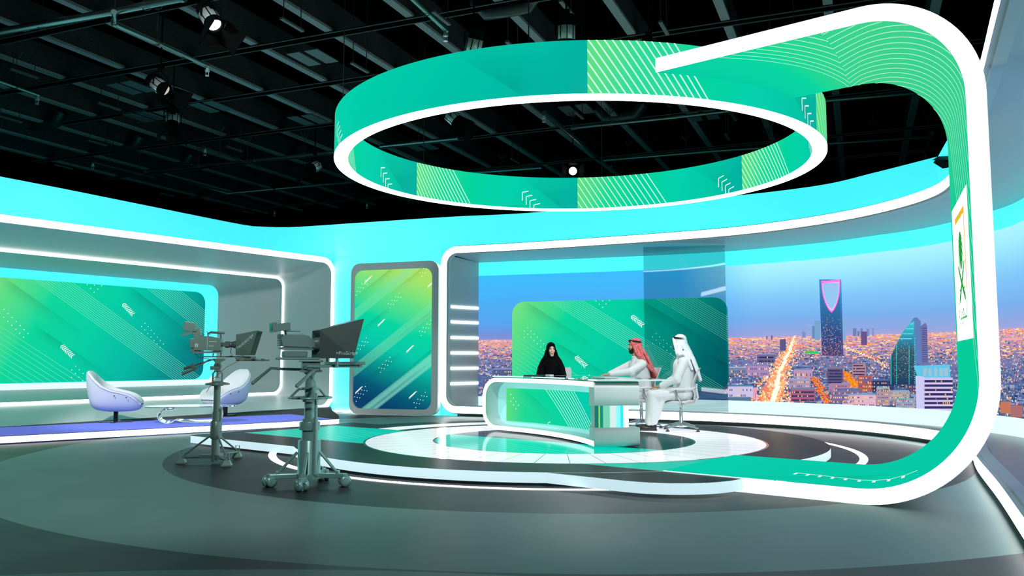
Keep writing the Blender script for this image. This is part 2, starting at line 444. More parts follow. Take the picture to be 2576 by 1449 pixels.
# top edge of the header (leans back from the frames)
HT = Path([(-12.4, 8.2), (-9.0, 14.45), (-7.92, 16.62), (-6.49, 19.6), (-6.03, 20.0), (-5.5, 20.1), (-4.85, 19.92), (-3.63, 19.45), (-1.42, 18.62), (.11, 18.2), (2.2, 17.3), (4.32, 16.22), (5.68, 15.2), (6.24, 14.15), (6.75, 13.0)], sub=10)

def loft(mb, A, B, m=0, smooth=False, cols=None):
    for i in range(len(A) - 1): mb.face([A[i], A[i + 1], B[i + 1], B[i]], m, None, smooth)
# header: niche side, corner side, portal side, lofted by photo column
def lerp_header(path, s0, s1, n, name, zb=ZS + .12):
    mb = MB(); lo = []; hi = []; bk = []
    for i in range(n + 1):
        s = s0 + (s1 - s0) * i / n; p = path.pos(s, zb); px = 1288 + F_PX * p.x / p.y
        t = HT.hit(px)
        if t is None: t = 0.0 if p.x < 0 else HT.L
        q = HT.pos(t, ZT)
        if p.x > 5.5 and s > path.L * .5:
            k = min(1, max(0, (13.4 - p.y) / 3.6)); q = Vector((p.x + .15, p.y + .05, ZT - .12 - k * .62))
        lo.append(p); hi.append(q); bk.append(q + Vector((0, .25, 0)))
    loft(mb, lo, hi, 0, True); loft(mb, hi, bk, 1)
    return mb.build(name, [CYAN, mat('wall_back_black', (.01, .012, .012), .8)], kind='structure')
lerp_header(NICHE, 0, NICHE.L, 40, 'wall_left', ZS + .06)
mb = MB()
# full-height cyan wall between the niche and the big portal, plus its header
lo = [COLM.pos(COLM.L * i / 12, 0) for i in range(13)]; md = [COLM.pos(COLM.L * i / 12, ZS + .12) for i in range(13)]
loft(mb, lo, md, 0, True); hi = []
for p in md:
    q = HT.pos(HT.hit(1288 + F_PX * p.x / p.y), ZT); hi.append(q)
loft(mb, md, hi, 0, True)
for zc, sg, z_end in ((.30 + .16, -1, .0), (ZS - .17, 1, ZS + .12)):     # wall behind the rounded corners of the portal frame
    c = [(.40 - .36 * sin(k / 8 * pi / 2), zc + sg * .36 * cos(k / 8 * pi / 2)) for k in range(9)] + [(.04, z_end if sg < 0 else zc)]
    for a_, b_ in zip(c, c[1:]): mb.face([PORT.pos(a_[0], a_[1], .01), PORT.pos(b_[0], b_[1], .01), PORT.pos(b_[0], z_end, .01), PORT.pos(a_[0], z_end, .01)], 0)
    mb.face([PORT.pos(0, .0, .01), PORT.pos(.045, .0, .01), PORT.pos(.045, ZS + .12, .01), PORT.pos(0, ZS + .12, .01)], 0)
for zc, sg, z_end in ((.44, -1, .0), (ZS - .34, 1, ZS + .08)):
    c = [(NICHE.L - .36 + .36 * sin(k / 8 * pi / 2), zc + sg * .36 * cos(k / 8 * pi / 2)) for k in range(9)]
    for a_, b_ in zip(c, c[1:]): mb.face([NICHE.pos(a_[0], a_[1], .01), NICHE.pos(b_[0], b_[1], .01), NICHE.pos(b_[0], z_end, .01), NICHE.pos(a_[0], z_end, .01)], 0)
mb.build('wall_back', [CYAN], kind='structure')
lerp_header(PORT, 0, PORT.L * .74, 90, 'wall_right', ZS + .12)

# added glowing strip that whitens the foot of the cyan wall
mb = MB(); k_ = 10; u_ = [COLM.L * (.04 + .92 * i / k_) for i in range(k_ + 1)]
loft(mb, [COLM.pos(u, .012, -.16) for u in u_], [COLM.pos(u, .05, -.12) for u in u_]); mb.build('trim_6', glow('added_uplight_glow', (.95, 1, 1), 14.0), kind='structure')
# ---- studio shell (dark)
BLK = mat('black_studio_paint', (.002, .0025, .0025), 1.0, spec=0.0)
mb = MB()
mb.face([(-26, -6, 0), (-26, 34, 0), (-26, 34, 9.2), (-26, -6, 9.2)]); mb.build('wall_far_left', BLK, kind='structure')
mb = MB(); mb.face([(26, -6, 0), (26, 34, 0), (26, 34, 9.2), (26, -6, 9.2)]); mb.build('wall_far_right', BLK, kind='structure')
mb = MB(); mb.face([(-26, 34, 0), (26, 34, 0), (26, 34, 9.2), (-26, 34, 9.2)]); mb.build('wall_rear', BLK, kind='structure')
mb = MB(); mb.face([(-26, -6, 0), (26, -6, 0), (26, -6, 9.2), (-26, -6, 9.2)]); mb.build('wall_front', BLK, kind='structure')
GD = Vector((.3827, .9239, 0)); ED = Vector((.9239, -.3827, 0))   # grid directions of the roof
JM = mat('joist_lit_tone', (.23, .26, .26), .6, noise=.25, nscale=30)  # lighter tone puts the light on the joist flanges into the colour
JD = mat('joist_shaded_tone', (.04, .04, .04), .9, spec=.1, noise=.5, nscale=60)  # same joists, side faces coloured darker for shade
GM = mat('girder_black', (.002, .002, .002), 1.0, spec=0.0)
GE = mat('girder_edge', (.10, .14, .13), .45)  # lighter tone draws the lit edges of the girders
mb = MB(); mb.face([(-26, -6, 9.2), (26, -6, 9.2), (26, 34, 9.2), (-26, 34, 9.2)]); ceil = mb.build('ceiling', BLK, kind='structure')
def bar(mb, p, q, wdt, z0, z1, m=0, mbot=None):
    p = Vector(p); q = Vector(q); t = (q - p).normalized(); n = Vector((-t.y, t.x, 0)) * wdt / 2
    c = [p - n, q - n, q + n, p + n]; lo = [Vector((v.x, v.y, z0)) for v in c]; hi = [Vector((v.x, v.y, z1)) for v in c]
    mb.face(lo[::-1], m if mbot is None else mbot); mb.face(hi, m)
    for k in range(4): mb.face([lo[k], lo[(k + 1) % 4], hi[(k + 1) % 4], hi[k]], m)
for k in range(-13, 6):
    c = -.28 + 1.63 * k; a, b = (2 if k > -6 else 4), (31 if k > -8 else 26.5)
    b0 = ED * c; mb = MB()
    p, q = b0 + GD * a, b0 + GD * b
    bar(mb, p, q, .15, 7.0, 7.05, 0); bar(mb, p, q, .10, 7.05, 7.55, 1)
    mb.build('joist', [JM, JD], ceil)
for g in (8.0, 10.0, 12.03, 14.2, 16.75, 19.2, 22.6, 25.2):
    mb = MB(); p = GD * g + ED * (-19 if g < 15 else -22); q = GD * g + ED * (9 if g > 15 else 6)
    bar(mb, p, q, .20, 6.985, 6.998, 0)
    for sgn in (-1, 1): bar(mb, p + GD * .10 * sgn, q + GD * .10 * sgn, .014, 6.97, 6.985, 1)
    mb.build('girder', [GM, GE], ceil)
# short pale cable-tray pieces crossing the girders
for (c, g) in ((-14.2, 12.8), (-13.6, 14.5), (-9.6, 12.8), (-12.2, 16.2), (-9.0, 16.2), (-6.0, 17.9), (-3.4, 19.5), (-15.6, 14.5), (-10.9, 19.5), (1.0, 17.9)):
    mb = MB(); b0 = ED * c + GD * g
    for k in range(2): bar(mb, b0 + ED * (k * .4) - GD * .35, b0 + ED * (k * .4) + GD * .35, .28, 6.96, 6.98)
    mb.build('cable_tray', mat('tray_grey', (.12, .15, .15), .5), ceil)

# ---- big portal: frame, reveal, screen wall
mb = MB()
o = [(PORT.L * .985 * (1 - i / 120), .14) for i in range(119)]
o = [p for p in o if p[0] > .42]
for k in range(9): t = k / 8 * pi / 2; o.append((.40 - .32 * sin(t), .46 - .32 * cos(t)))
for k in range(9): t = k / 8 * pi / 2; o.append((.08 + .32 * (1 - cos(t)), ZS + .07 - .32 + .32 * sin(t)))
o += [(PORT.L * .985 * i / 120, ZS + .07) for i in range(1, 120) if PORT.L * .985 * i / 120 > .42]
strip(mb, PORT.pos, o, .15, -.07, .0, m=0, mside=1)
mb.build('trim_1', [WHITE_LED, GREY], kind='structure')
# dark backing lip of the frame
mb = MB(); strip(mb, PORT.pos, o, .19, -.02, .08, m=0); mb.build('trim_2', GREYD, kind='structure')
# reveal: same parameter on the frame loop and on the screen wall loop
def on_sw(s, z):
    k = s / PORT.L; px = None
    return k
nS = 110; A = []; B = []
def sw_s(s):
    # match along the wall: left end to left end, then by proportion
    return SWALL.L * (s / PORT.L)
top = [(PORT.L * .985 * i / nS, ZS) for i in range(nS + 1)]
mb = MB()
rows = []
for i in range(nS + 1):
    s = PORT.L * .985 * i / nS
    rows.append((PORT.pos(s, ZS + .04, .0), SWALL.pos(sw_s(s), 3.55)))
loft(mb, [r[0] for r in rows], [r[1] for r in rows], 0, True)       # soffit
rows2 = [(PORT.pos(PORT.L * .985 * i / nS, .20, .0), SWALL.pos(sw_s(PORT.L * .985 * i / nS), .12)) for i in range(nS + 1)]
mb.grid([[r[0] for r in rows2], [r[1] for r in rows2]], 1, True)      # sill floor
mb.face([PORT.pos(0.02, .12), SWALL.pos(0, .12), SWALL.pos(0, 3.55), PORT.pos(0.02, ZS)], 0)   # left cheek
mb.build('wall_reveal', [GREYD, mat('sill_grey', lin(150, 158, 158), .3)], kind='structure')
# kick of the sill under the lit frame
mb = MB(); loft(mb, [PORT.pos(PORT.L * .985 * i / nS, 0, .10) for i in range(nS + 1)], [PORT.pos(PORT.L * .985 * i / nS, .2, .10) for i in range(nS + 1)], 0, True)
mb.build('baseboard_back', mat('kick_grey', (.35, .37, .37), .6), kind='structure')
# screen wall surface: cyan strip above, bright strip below
mb = MB()
for (z0, z1, m) in ((3.22, 3.55, 0), (.12, .42, 1)):
    ss = [SWALL.L * i / 120 for i in range(121)]
    loft(mb, [SWALL.pos(s, z0) for s in ss], [SWALL.pos(s, z1) for s in ss], m, True)
ss = [SWALL.L * i / 120 for i in range(121)]
loft(mb, [SWALL.pos(s, .3, .06) for s in ss], [SWALL.pos(s, 3.6, .06) for s in ss], 2, True)
mb.build('wall_screen_side', [CYAN, glow('pale_base_glow', lin(225, 255, 255), 1.05), GREYD], kind='structure')
# light bars on the left cheek
for i, (ya, yb) in enumerate(((770.5, 776.6), (809, 813), (849, 850.5), (888, 888), (927, 926), (965.5, 963.6))):
    a0 = PORT.pos(0.02, 0); b0 = SWALL.pos(0, 0); d = (b0 - a0); n = Vector((d.y, -d.x, 0)).normalized()
    if n.x < 0: n = -n
    def P(k, px, py):
        p = a0 + d * k; r = ray(px, py); return Vector((p.x, p.y, EYE + r.z / r.y * p.y))
    # columns 1134 and 1203
    ks = []
    for px in (1134, 1203):
        kk = (px - 1288) / F_PX; ks.append((kk * a0.y - a0.x) / (d.x - kk * d.y))
    z = (P(ks[0], 1134, ya).z + P(ks[1], 1203, yb).z) / 2
    mb = MB(); p = a0 + d * ks[0]; q = a0 + d * ks[1]; p.z = q.z = z; h = Vector((0, 0, .028)); out = n * .02
    for F in ([p - h, q - h, q + h, p + h],):
        Fo = [v + out for v in F]; mb.face(Fo); 
        for k in range(4): mb.face([F[k], F[(k + 1) % 4], Fo[(k + 1) % 4], Fo[k]])
    od = ['topmost of the six horizontal white light bars on the grey cheek beside the city screen', 'second highest white light bar on the grey cheek beside the city screen',
          'third white light bar from the top on the grey portal cheek', 'fourth white light bar from the top on the grey portal cheek',
          'second lowest white light bar on the grey portal cheek', 'lowest of the six white light bars on the grey portal cheek'][i]
    tag(mb.build('light_bar', glow('bar_led', lin(235, 255, 255), 3.0), origin=tuple(p)), od, 'light', 'white light bars on the portal cheek')

# ---- niche on the left
def NS(s, z, off=0.0): return NICHE.pos(s, z, off)
SL = NICHE.L
def nloop(s1, z0, z1, r, off): return [NS(x, y, off) for x, y in rrect(.2, s1, z0, z1, (0, r, r, 0), 8, 30)], rrect(.2, s1, z0, z1, (0, r, r, 0), 8, 30)
def nhit(px, off):
    k = (px - 1288) / F_PX; a = NS(0, 0, off); b = NS(SL, 0, off); fa = a.x - k * a.y; fb = b.x - k * b.y
    return SL * fa / (fa - fb)
R0 = (SL - .02, .10, ZS, .34, 0.0); S1 = nhit(708, 1.74); R1 = (S1, .40, 3.34, .26, 1.74); S2 = nhit(547, 2.74); R2 = (S2, .64, 3.10, .26, 2.74)
L0, p0 = nloop(*R0); L1, p1 = nloop(*R1); L2, p2 = nloop(*R2)
mb = MB(); n = len(L0)
for A_, B_ in ((L0, L1), (L1, L2)):
    i0 = len(mb.v); mb.v += [tuple(p) for p in A_ + B_]
    for i in range(n - 1):
        mb.f.append((i0 + i, i0 + i + 1, i0 + n + i + 1, i0 + n + i)); mb.m.append(0); mb.c.append(None); mb.sm.append(True)
mb.build('wall_niche', [GREYD], kind='structure')
mb = MB(); mb.face([p for p in L2], 0); mb.build('wall_niche_back', CYAN, kind='structure')
for i, (Lp, wd, o0, o1) in enumerate(((p0, .13, -.05, .03), (p1, .085, -.05, .05))):
    pts = [p for p in Lp if p[0] > .3]
    off = (0.0, 1.74)[i]
    # start the strip at the bottom right, run over the top to the far left
    if i == 0: pts = [p for p in pts if not (p[1] < .2 and p[0] < SL - .5)]
    pts = [(.2, Lp[0][1])] + [p for p in pts] + [(.2, Lp[-1][1])] if i == 1 else pts + [(.2, ZS)]
    mb = MB(); strip(mb, lambda a, b, c: NS(a, b, off + c), pts, wd, o0, o1, m=0, mside=1)
    mb.build('trim_%d' % (3 + i), [WHITE_LED, GREY], kind='structure')
# lower brightening of the niche back, painted as a glowing strip, then the screen itself
mb = MB(); strip(mb, lambda a, b, c: NS(a, b, 2.74 + c), [(.3, .705), (S2 - .26, .705)] + [(S2 - .26 + .195 * sin(u * pi / 16), .90 - .195 * cos(u * pi / 16)) for u in range(1, 7)], .125, -.006, 0); mb.build('trim_5', glow('pale_base_glow2', lin(225, 255, 255), 1.1), kind='structure')

LS_a, LS_b = nhit(-45, 2.66), nhit(515, 2.66)
t = empty('video_screen', NS((LS_a + LS_b) / 2, .78, 2.69), 'large video screen of green diagonal graphics set deep in the left wall niche', 'screen', world=True)
mb = MB(); P_ = rrect(LS_a - .0, LS_b + .0, .78, 2.90, .27, 8, 9)
mb.prism(P_, lambda a, b: NS(a, b, 2.73), lambda a, b: NS(a, b, 2.67), 0); mb.build('screen_casing', mat('casing_grey', (.2, .25, .25), .5), t)
art_big(lambda x, y, o: NS(LS_a + x, .78 + y, 2.665 + o), LS_b - LS_a, 2.12, .27, 'screen_picture', t, corners=(.27, .27, .27, .27))

# ---- green panel between niche and portal
pa, pb = atD(883, 1037, 19.45), atD(1105, 1037, 18.75)
PAN = Path([(pa.x, pa.y), (pb.x, pb.y)], smooth=False)
t = empty('display_panel', ((pa.x + pb.x) / 2, (pa.y + pb.y) / 2, 0), 'upright grey framed display with green to dark blue striped graphics between niche and portal', 'display', world=True)
zt = EYE + ray(883, 665).z / ray(883, 665).y * 19.45
W_ = PAN.L
def ringprism(mb, outer, inner, f0, f1, m=0):
    n = len(outer)
    for F in (f0, f1):
        for i in range(n): j = (i + 1) % n; mb.face([F(*outer[i]), F(*outer[j]), F(*inner[j]), F(*inner[i])], m)
    for L in (outer, inner):
        for i in range(n): j = (i + 1) % n; mb.face([f0(*L[i]), f0(*L[j]), f1(*L[j]), f1(*L[i])], m, None, True)
sx0 = PAN.hit(894.5); sx1 = PAN.hit(1090.5)
def ring_pts(x0, x1, y0, y1, r, n=8):
    P = []
    for (cx, cy, a0) in ((x0 + r, y0 + r, pi), (x1 - r, y0 + r, 1.5 * pi), (x1 - r, y1 - r, 0), (x0 + r, y1 - r, pi / 2)):
        for k in range(n + 1): tt = a0 + (pi / 2) * k / n; P.append((cx + r * cos(tt), cy + r * sin(tt)))
    return P
zb_s, zt_s = .14, 3.32
mb = MB(); ringprism(mb, ring_pts(0, W_, .01, zt, .22), ring_pts(sx0, sx1, zb_s, zt_s, .2), lambda a, b: PAN.pos(a, b, -.10), lambda a, b: PAN.pos(a, b, .06)); mb.build('frame', GREYD, t, bevel=.008)
A = Art(lambda x, y, o: PAN.pos(sx0 + x, zb_s + y, -.05 + o), rrect(0, sx1 - sx0, 0, zt_s - zb_s, .2, 6, 9),
        lambda x, y: mixc([(0, lin(0, 62, 105)), (.12, lin(0, 88, 118)), (.28, lin(0, 150, 142)), (.42, lin(0, 200, 170)), (.62, lin(0, 214, 160)), (.8, lin(90, 225, 135)), (1.0, lin(165, 228, 105)), (1.15, lin(178, 228, 100))], y / 3.18 + (x / 1.85 - .5) * .22))
A.base(.06, .05); PW, PH = sx1 - sx0, zt_s - zb_s
for (v0, v1) in ((.285, .365), (.69, .775), (1.05, 1.13)):
    for k in range(14):
        v = v0 + (v1 - v0) * k / 13 ; A.line((0, PH * (1 - v)), (PW, PH * (1 - v) + PW * .72), .005, lin(125, 228, 180))
for k in range(14):
    v = 1.05 + .09 * k / 13; A.line((0, PH * (1 - v)), (PW * 1.2, PH * (1 - v) + PW * .864), .0045, (.3, .8, .8))
for (u0, v0, u1) in ((0, .20, .55), (.45, .38, 1.05), (0, .47, .45), (.05, .86, .6), (.5, .74, 1.05), (.6, 1.02, 1.1)):
    A.fold((u1 * PW, PH * (1 - v0) + u1 * PW * .72), (u0 * PW, PH * (1 - v0) + u0 * PW * .72), .16, .7, side=1)
D2 = [(i, j) for i in range(7) for j in (0, 1, 2) if (i + j) % 2 == 0]
for (u, v) in ((.02, .18), (.46, .28), (.86, .06), (.86, .48), (.04, .60), (.35, .74), (.04, .95), (.8, .985)):
    for (i, j) in D2:
        x, y = u * PW + i * .045 - j * .02, PH * (1 - v) + i * .04 + j * .05; A.dots(x, y, [(0, 0)], 0, 0, .011)
for (u, v) in ((.13, .085), (.31, .40), (.94, .13), (.68, .59), (.03, .885), (.72, .915)):
    A.chev(u * PW, PH * (1 - v), 7, .022, .019, .05, .012)
A.build('screen_picture', t)

# ================================================================== CITY PICTURE on the curved screen wall
random.seed(11)
def SWf(x, y, o): return SWALL.pos(min(max(x, 0), SWALL.L), y, o * 1.5 - .012)
CZ0, CZ1 = .40, 3.23
t = empty('video_wall', SWALL.pos(SWALL.L * .35, CZ0), 'wide curved video wall showing a city skyline at dusk with a tall pink-lit tower', 'video wall', world=True)
SKY = [(1.65, lin(175, 165, 215)), (1.8, lin(148, 168, 226)), (2.1, lin(122, 178, 240)), (2.5, lin(130, 200, 250)), (3.0, lin(160, 238, 255)), (3.3, lin(175, 248, 255))]
SKYL = [(1.65, lin(150, 140, 205)), (1.85, lin(112, 148, 220)), (2.1, lin(86, 165, 240)), (3.2, lin(60, 190, 255))]
GRD = [(0, lin(58, 84, 135)), (.9, lin(85, 106, 162)), (1.3, lin(128, 124, 175)), (1.58, lin(200, 155, 180)), (1.7, lin(195, 170, 205))]
ZH = 1.70                                     # skyline of the picture
sB = SWALL.hit(1833)
def sky(x, y):
    if y < ZH: return mixc(GRD, y)
    a = mixc(SKY, y); b = mixc(SKYL, y); k = min(1, max(0, (sB + .6 - x) / 1.6)); return tuple(p + (q - p) * k for p, q in zip(a, b))
C = Art(SWf, [(.0, CZ0), (SWALL.L, CZ0), (SWALL.L, CZ1), (.0, CZ1)], sky)
C.slab = .14; C.base(.14, .07)
def q(x0, y0, x1, y1, off, c): C.put([(x0, y0), (x1, y0), (x1, y1), (x0, y1)], off, c)
OR = [lin(255, 150, 60), lin(255, 190, 110), lin(255, 120, 50), lin(255, 225, 170), lin(255, 170, 120), lin(255, 140, 160)]
RF = [lin(98, 125, 178), lin(76, 104, 158), lin(135, 155, 200), lin(58, 84, 138), lin(160, 165, 200), lin(90, 116, 160)]
ends = [(0, 1.15), (SWALL.hit(1833) - .1, SWALL.hit(2576) + 1.6)]
def per(y): return .2 + (ZH - y) * .95           # picture perspective: far things small
for (a, b) in ends:
    n = int((b - a) * 420)
    for _ in range(n):                              # low roofs
        y = ZH - .02 - (random.random() ** 1.5) * 1.3; x = a + random.random() * (b - a); k = per(y)
        if y < CZ0: continue
        w_ = (.03 + .09 * random.random()) * k * 1.3; h = (.010 + .025 * random.random()) * k * 1.3
        q(x, y, x + w_, y + h, .001, random.choice(RF)); 
        if random.random() < .5: q(x, y - h * .6, x + w_, y, .0012, tuple(c * .55 for c in random.choice(RF)))
    for _ in range(int((b - a) * 620)):             # street and window lights
        y = ZH + .01 - (random.random() ** 1.7) * 1.3; x = a + random.random() * (b - a); k = per(y)
        if y < CZ0: continue
        r = (.005 + .014 * random.random() ** 2) * (k * .7 + .45); c = random.choice(OR) if random.random() < .85 else lin(220, 250, 230)
        C.put([(x - r, y), (x, y - r), (x + r, y), (x, y + r)], .0022, tuple(v * 1.3 for v in c))
    for _ in range(int((b - a) * 170)):             # clusters of far orange street lamps
        y = ZH - .01 - random.random() ** 1.6 * .42; x = a + random.random() * (b - a); L_ = .02 + .09 * random.random()
        q(x, y, x + L_, y + .007 + .006 * random.random(), .0024, tuple(v * 1.25 for v in random.choice(OR)))
    x = a
    while x < b:                                    # hazy glow along the skyline
        q(x, ZH - .05, x + .05, ZH - .01 + random.random() * .03, .0016, lin(235 + random.randint(-20, 20), 170 + random.randint(-25, 25), 185)); x += .06 + random.random() * .08
# everything below is drawn at photo columns / rows
def pp(x, y):
    r = SWALL.px(x, y); return r if r else (0, 0)
def quad(pts, c, off=.004): C.put([pp(*p) for p in pts][::-1], off, c)
def pq(x0, y0, x1, y1, c, off=.004): quad([(x0, y0), (x1, y0), (x1, y1), (x0, y1)], c, off)
def streak(pts, wd, cols, n, off=.003, spread=1.0):
    for _ in range(n):
        k = random.random() * (len(pts) - 1); i = int(k); k -= i; x = pts[i][0] + (pts[i + 1][0] - pts[i][0]) * k; y = pts[i][1] + (pts[i + 1][1] - pts[i][1]) * k
        ww = wd[i] + (wd[i + 1] - wd[i]) * k; x += random.gauss(0, .45) * ww * spread; y += random.uniform(-3, 3); r = .9 + ww * .028 * random.random()
        pq(x - r, y - r, x + r, y + r * 1.2, random.choice(cols), off + random.random() * .0006)
WH = [lin(255, 245, 220), lin(255, 225, 160), lin(255, 190, 100), lin(255, 255, 245)]
for wsc, cc in ((1.0, lin(235, 130, 120)), (.55, lin(255, 205, 150)), (.25, lin(255, 250, 225))):
    R = [(2000, 846), (1990, 880), (1978, 905), (1962, 940), (1958, 970), (1948, 1010)]; wd = [3, 14, 22, 20, 34, 40]
    for (a, b), (wa, wb) in zip(zip(R, R[1:]), zip(wd, wd[1:])): quad([(a[0] - wa * wsc, a[1]), (a[0] + wa * wsc * .5, a[1]), (b[0] + wb * wsc * .5, b[1]), (b[0] - wb * wsc, b[1])], cc, .0025 + (1 - wsc) * .0006)
streak([(2000, 846), (1990, 880), (1975, 905), (1960, 940), (1950, 970), (1938, 1012)], [5, 18, 30, 36, 50, 70], WH + OR, 1500)
for i_ in range(5):
    (xa_, ya_), (xb_, yb_) = R[i_], R[i_ + 1]; wa_, wb_ = wd[i_] * .16 + .6, wd[i_ + 1] * .16 + .6; quad([(xa_ - wa_, ya_), (xa_ + wa_, ya_), (xb_ + wb_ - 4, yb_), (xb_ - wb_ - 4, yb_)], (1.3, 1.15, .85), .0046)
streak([(2125, 874), (2160, 886), (2200, 902), (2240, 928)], [6, 8, 9, 10], WH + [lin(255, 60, 40)], 260, spread=.6)
streak([(2048, 950), (2065, 980), (2085, 1012)], [10, 14, 18], [lin(255, 130, 20), lin(255, 170, 50), lin(255, 60, 30)], 330)
streak([(2128, 935), (2140, 955), (2158, 975)], [8, 20, 24], [lin(255, 120, 10), lin(255, 165, 30)], 340)
def bld(x0, y0, x1, y1, c, rows=0, wc=None, roof=None, seed=None, side=0):
    pq(x0, y0, x1, y1, c, .0045)
    if side: quad([(x1, y0), (x1 + side, y0 + 3), (x1 + side, y1), (x1, y1)], tuple(v * .55 for v in c), .0045)
    if roof: quad([(x0 + 3, y0 - (y1 - y0) * .16), (x1 - 2, y0 - (y1 - y0) * .16), (x1, y0), (x0, y0)], roof, .0046)
    for r in range(rows):
        yy = y0 + (y1 - y0) * (r + .45) / rows; hh = (y1 - y0) / rows * .38
        if wc == 'b': pq(x0 + 3, yy, x1 - 3, yy + hh, lin(50, 48, 85), .005)
        k = max(2, int((x1 - x0) / 5))
        for i in range(k):
            if random.random() < (.35 if wc == 'b' else .8):
                xx = x0 + 3 + (x1 - x0 - 6) * (i + .2) / k; pq(xx, yy, xx + (x1 - x0 - 6) / k * .5, yy + hh, random.choice([lin(255, 190, 110), lin(120, 90, 120), lin(90, 80, 130), lin(255, 215, 150)]), .0053)
# tall tower with the opening
def tower():
    c = [(2062, 706), (2118, 701)]
    for i in range(22):
        y0 = 703 + (895 - 703) * i / 22; y1 = 703 + (895 - 703) * (i + 1) / 22; k = i / 22
        xl0, xl1 = 2062 + 7 * k, 2062 + 7 * (i + 1) / 22; xr0, xr1 = 2118 + 5 * k, 2118 + 5 * (i + 1) / 22
        cc = mixc([(0, lin(60, 140, 195)), (.45, lin(45, 105, 160)), (.75, lin(50, 70, 130)), (1, lin(80, 65, 110))], k)
        quad([(xl0, y0), (xr0, y0), (xr1, y1), (xl1, y1)], cc, .006)
        quad([(xr0 - 5, y0), (xr0, y0), (xr1, y1), (xr1 - 5, y1)], tuple(v * 1.3 for v in cc), .0063)
    def hole(g, y0, y1, col, off):
        n = 14; L = []; Rr = []
        for i in range(n + 1):
            k = i / n; y = y0 + (y1 - y0) * k; hw = (24 - g) * (1 - k ** 2.2) ** .75; L.append((2092 - hw + k * 1.5, y)); Rr.append((2092 + hw * .93 + k * 1.5, y))
        for i in range(n): quad([L[i], Rr[i], Rr[i + 1], L[i + 1]], col, off)
    hole(-1.0, 706, 787, lin(255, 110, 235), .0068); hole(1.6, 708, 783, lin(255, 190, 250), .0071); 
    for i in range(10):
        pass
    hole(3.2, 712, 778, lin(150, 200, 245), .0074)
    quad([(2067, 708), (2116, 702), (2114, 709), (2070, 713)], lin(255, 130, 235), .0077)
    for _ in range(230):
        y = 790 + 105 * random.random() ** .6; x = 2068 + random.random() * 50; pq(x, y, x + 1.5, y + 1.2, random.choice([lin(200, 200, 230), lin(255, 200, 150), lin(120, 150, 220), lin(255, 150, 90)]), .007)
for (x0, y0, x1, y1, c) in ((2050, 807, 2065, 855, lin(120, 165, 205)), (2044, 820, 2052, 852, lin(105, 140, 190)), (2122, 803, 2130, 858, lin(130, 175, 215)), (2019, 834, 2028, 850, lin(125, 145, 200)), (2024, 822, 2030, 836, lin(150, 165, 215)),
                            (2147, 826, 2156, 846, lin(110, 130, 185)), (2158, 833, 2164, 846, lin(110, 130, 185)), (2166, 826, 2172, 848, lin(120, 135, 190)), (2182, 827, 2188, 846, lin(125, 140, 195)), (2196, 826, 2200, 846, lin(135, 145, 195)), (2168, 834, 2183, 868, lin(105, 85, 135)), (1928, 845, 1932, 853, lin(120, 115, 165)), (1940, 844, 1945, 854, lin(115, 110, 160)), (1963, 853, 1978, 882, lin(95, 90, 140))):
    pq(x0, y0, x1, y1, c, .0042)
tower()
pq(2028, 884, 2060, 889, lin(40, 210, 90), .0044)
for b in ((1905, 893, 1950, 912, lin(110, 105, 150), 2, 'b', lin(140, 140, 185)), (1880, 920, 1935, 945, lin(170, 140, 190), 2, None, lin(125, 135, 190)), (1832, 925, 1880, 940, lin(120, 135, 170), 1, None, lin(170, 190, 215)),
          (1832, 972, 1895, 1000, lin(205, 195, 235), 2, None, lin(80, 130, 165)), (1895, 975, 1905, 1005, lin(235, 160, 190), 1, None, None), (1832, 1000, 1890, 1012, lin(90, 120, 150), 0, None, lin(110, 150, 175)),
          (1998, 930, 2045, 950, lin(190, 150, 185), 1, None, lin(110, 140, 190)), (1985, 955, 2040, 975, lin(170, 150, 180), 2, None, lin(150, 175, 215)), (1990, 980, 2052, 1010, lin(165, 95, 130), 3, 'b', lin(120, 130, 170)),
          (2082, 928, 2122, 965, lin(95, 85, 130), 5, 'b', lin(130, 120, 150)), (2086, 965, 2140, 985, lin(175, 130, 165), 2, None, lin(150, 150, 190)), (2094, 982, 2165, 1015, lin(125, 110, 160), 3, None, lin(95, 115, 165)),
          (2120, 994, 2205, 1022, lin(225, 180, 205), 3, None, lin(130, 160, 195)), (2145, 915, 2180, 945, lin(180, 130, 150), 4, 'b', None), (2160, 945, 2195, 985, lin(175, 95, 95), 4, None, None), (2172, 958, 2250, 985, lin(50, 55, 105), 3, None, lin(90, 100, 160)),
          (2206, 978, 2240, 1020, lin(175, 150, 160), 5, None, lin(150, 185, 190)), (2236, 985, 2290, 1008, lin(170, 165, 170), 4, None, lin(140, 175, 195)), (2255, 1005, 2310, 1028, lin(150, 160, 190), 3, None, lin(120, 170, 190)),
          (2262, 925, 2285, 965, lin(175, 125, 200), 5, None, None), (2285, 925, 2310, 985, lin(85, 75, 125), 7, None, lin(110, 140, 205)), (1215, 950, 1226, 990, lin(90, 100, 150), 4, None, None), (1240, 930, 1290, 955, lin(80, 95, 145), 3, None, lin(130, 140, 190))):
    bld(*b)
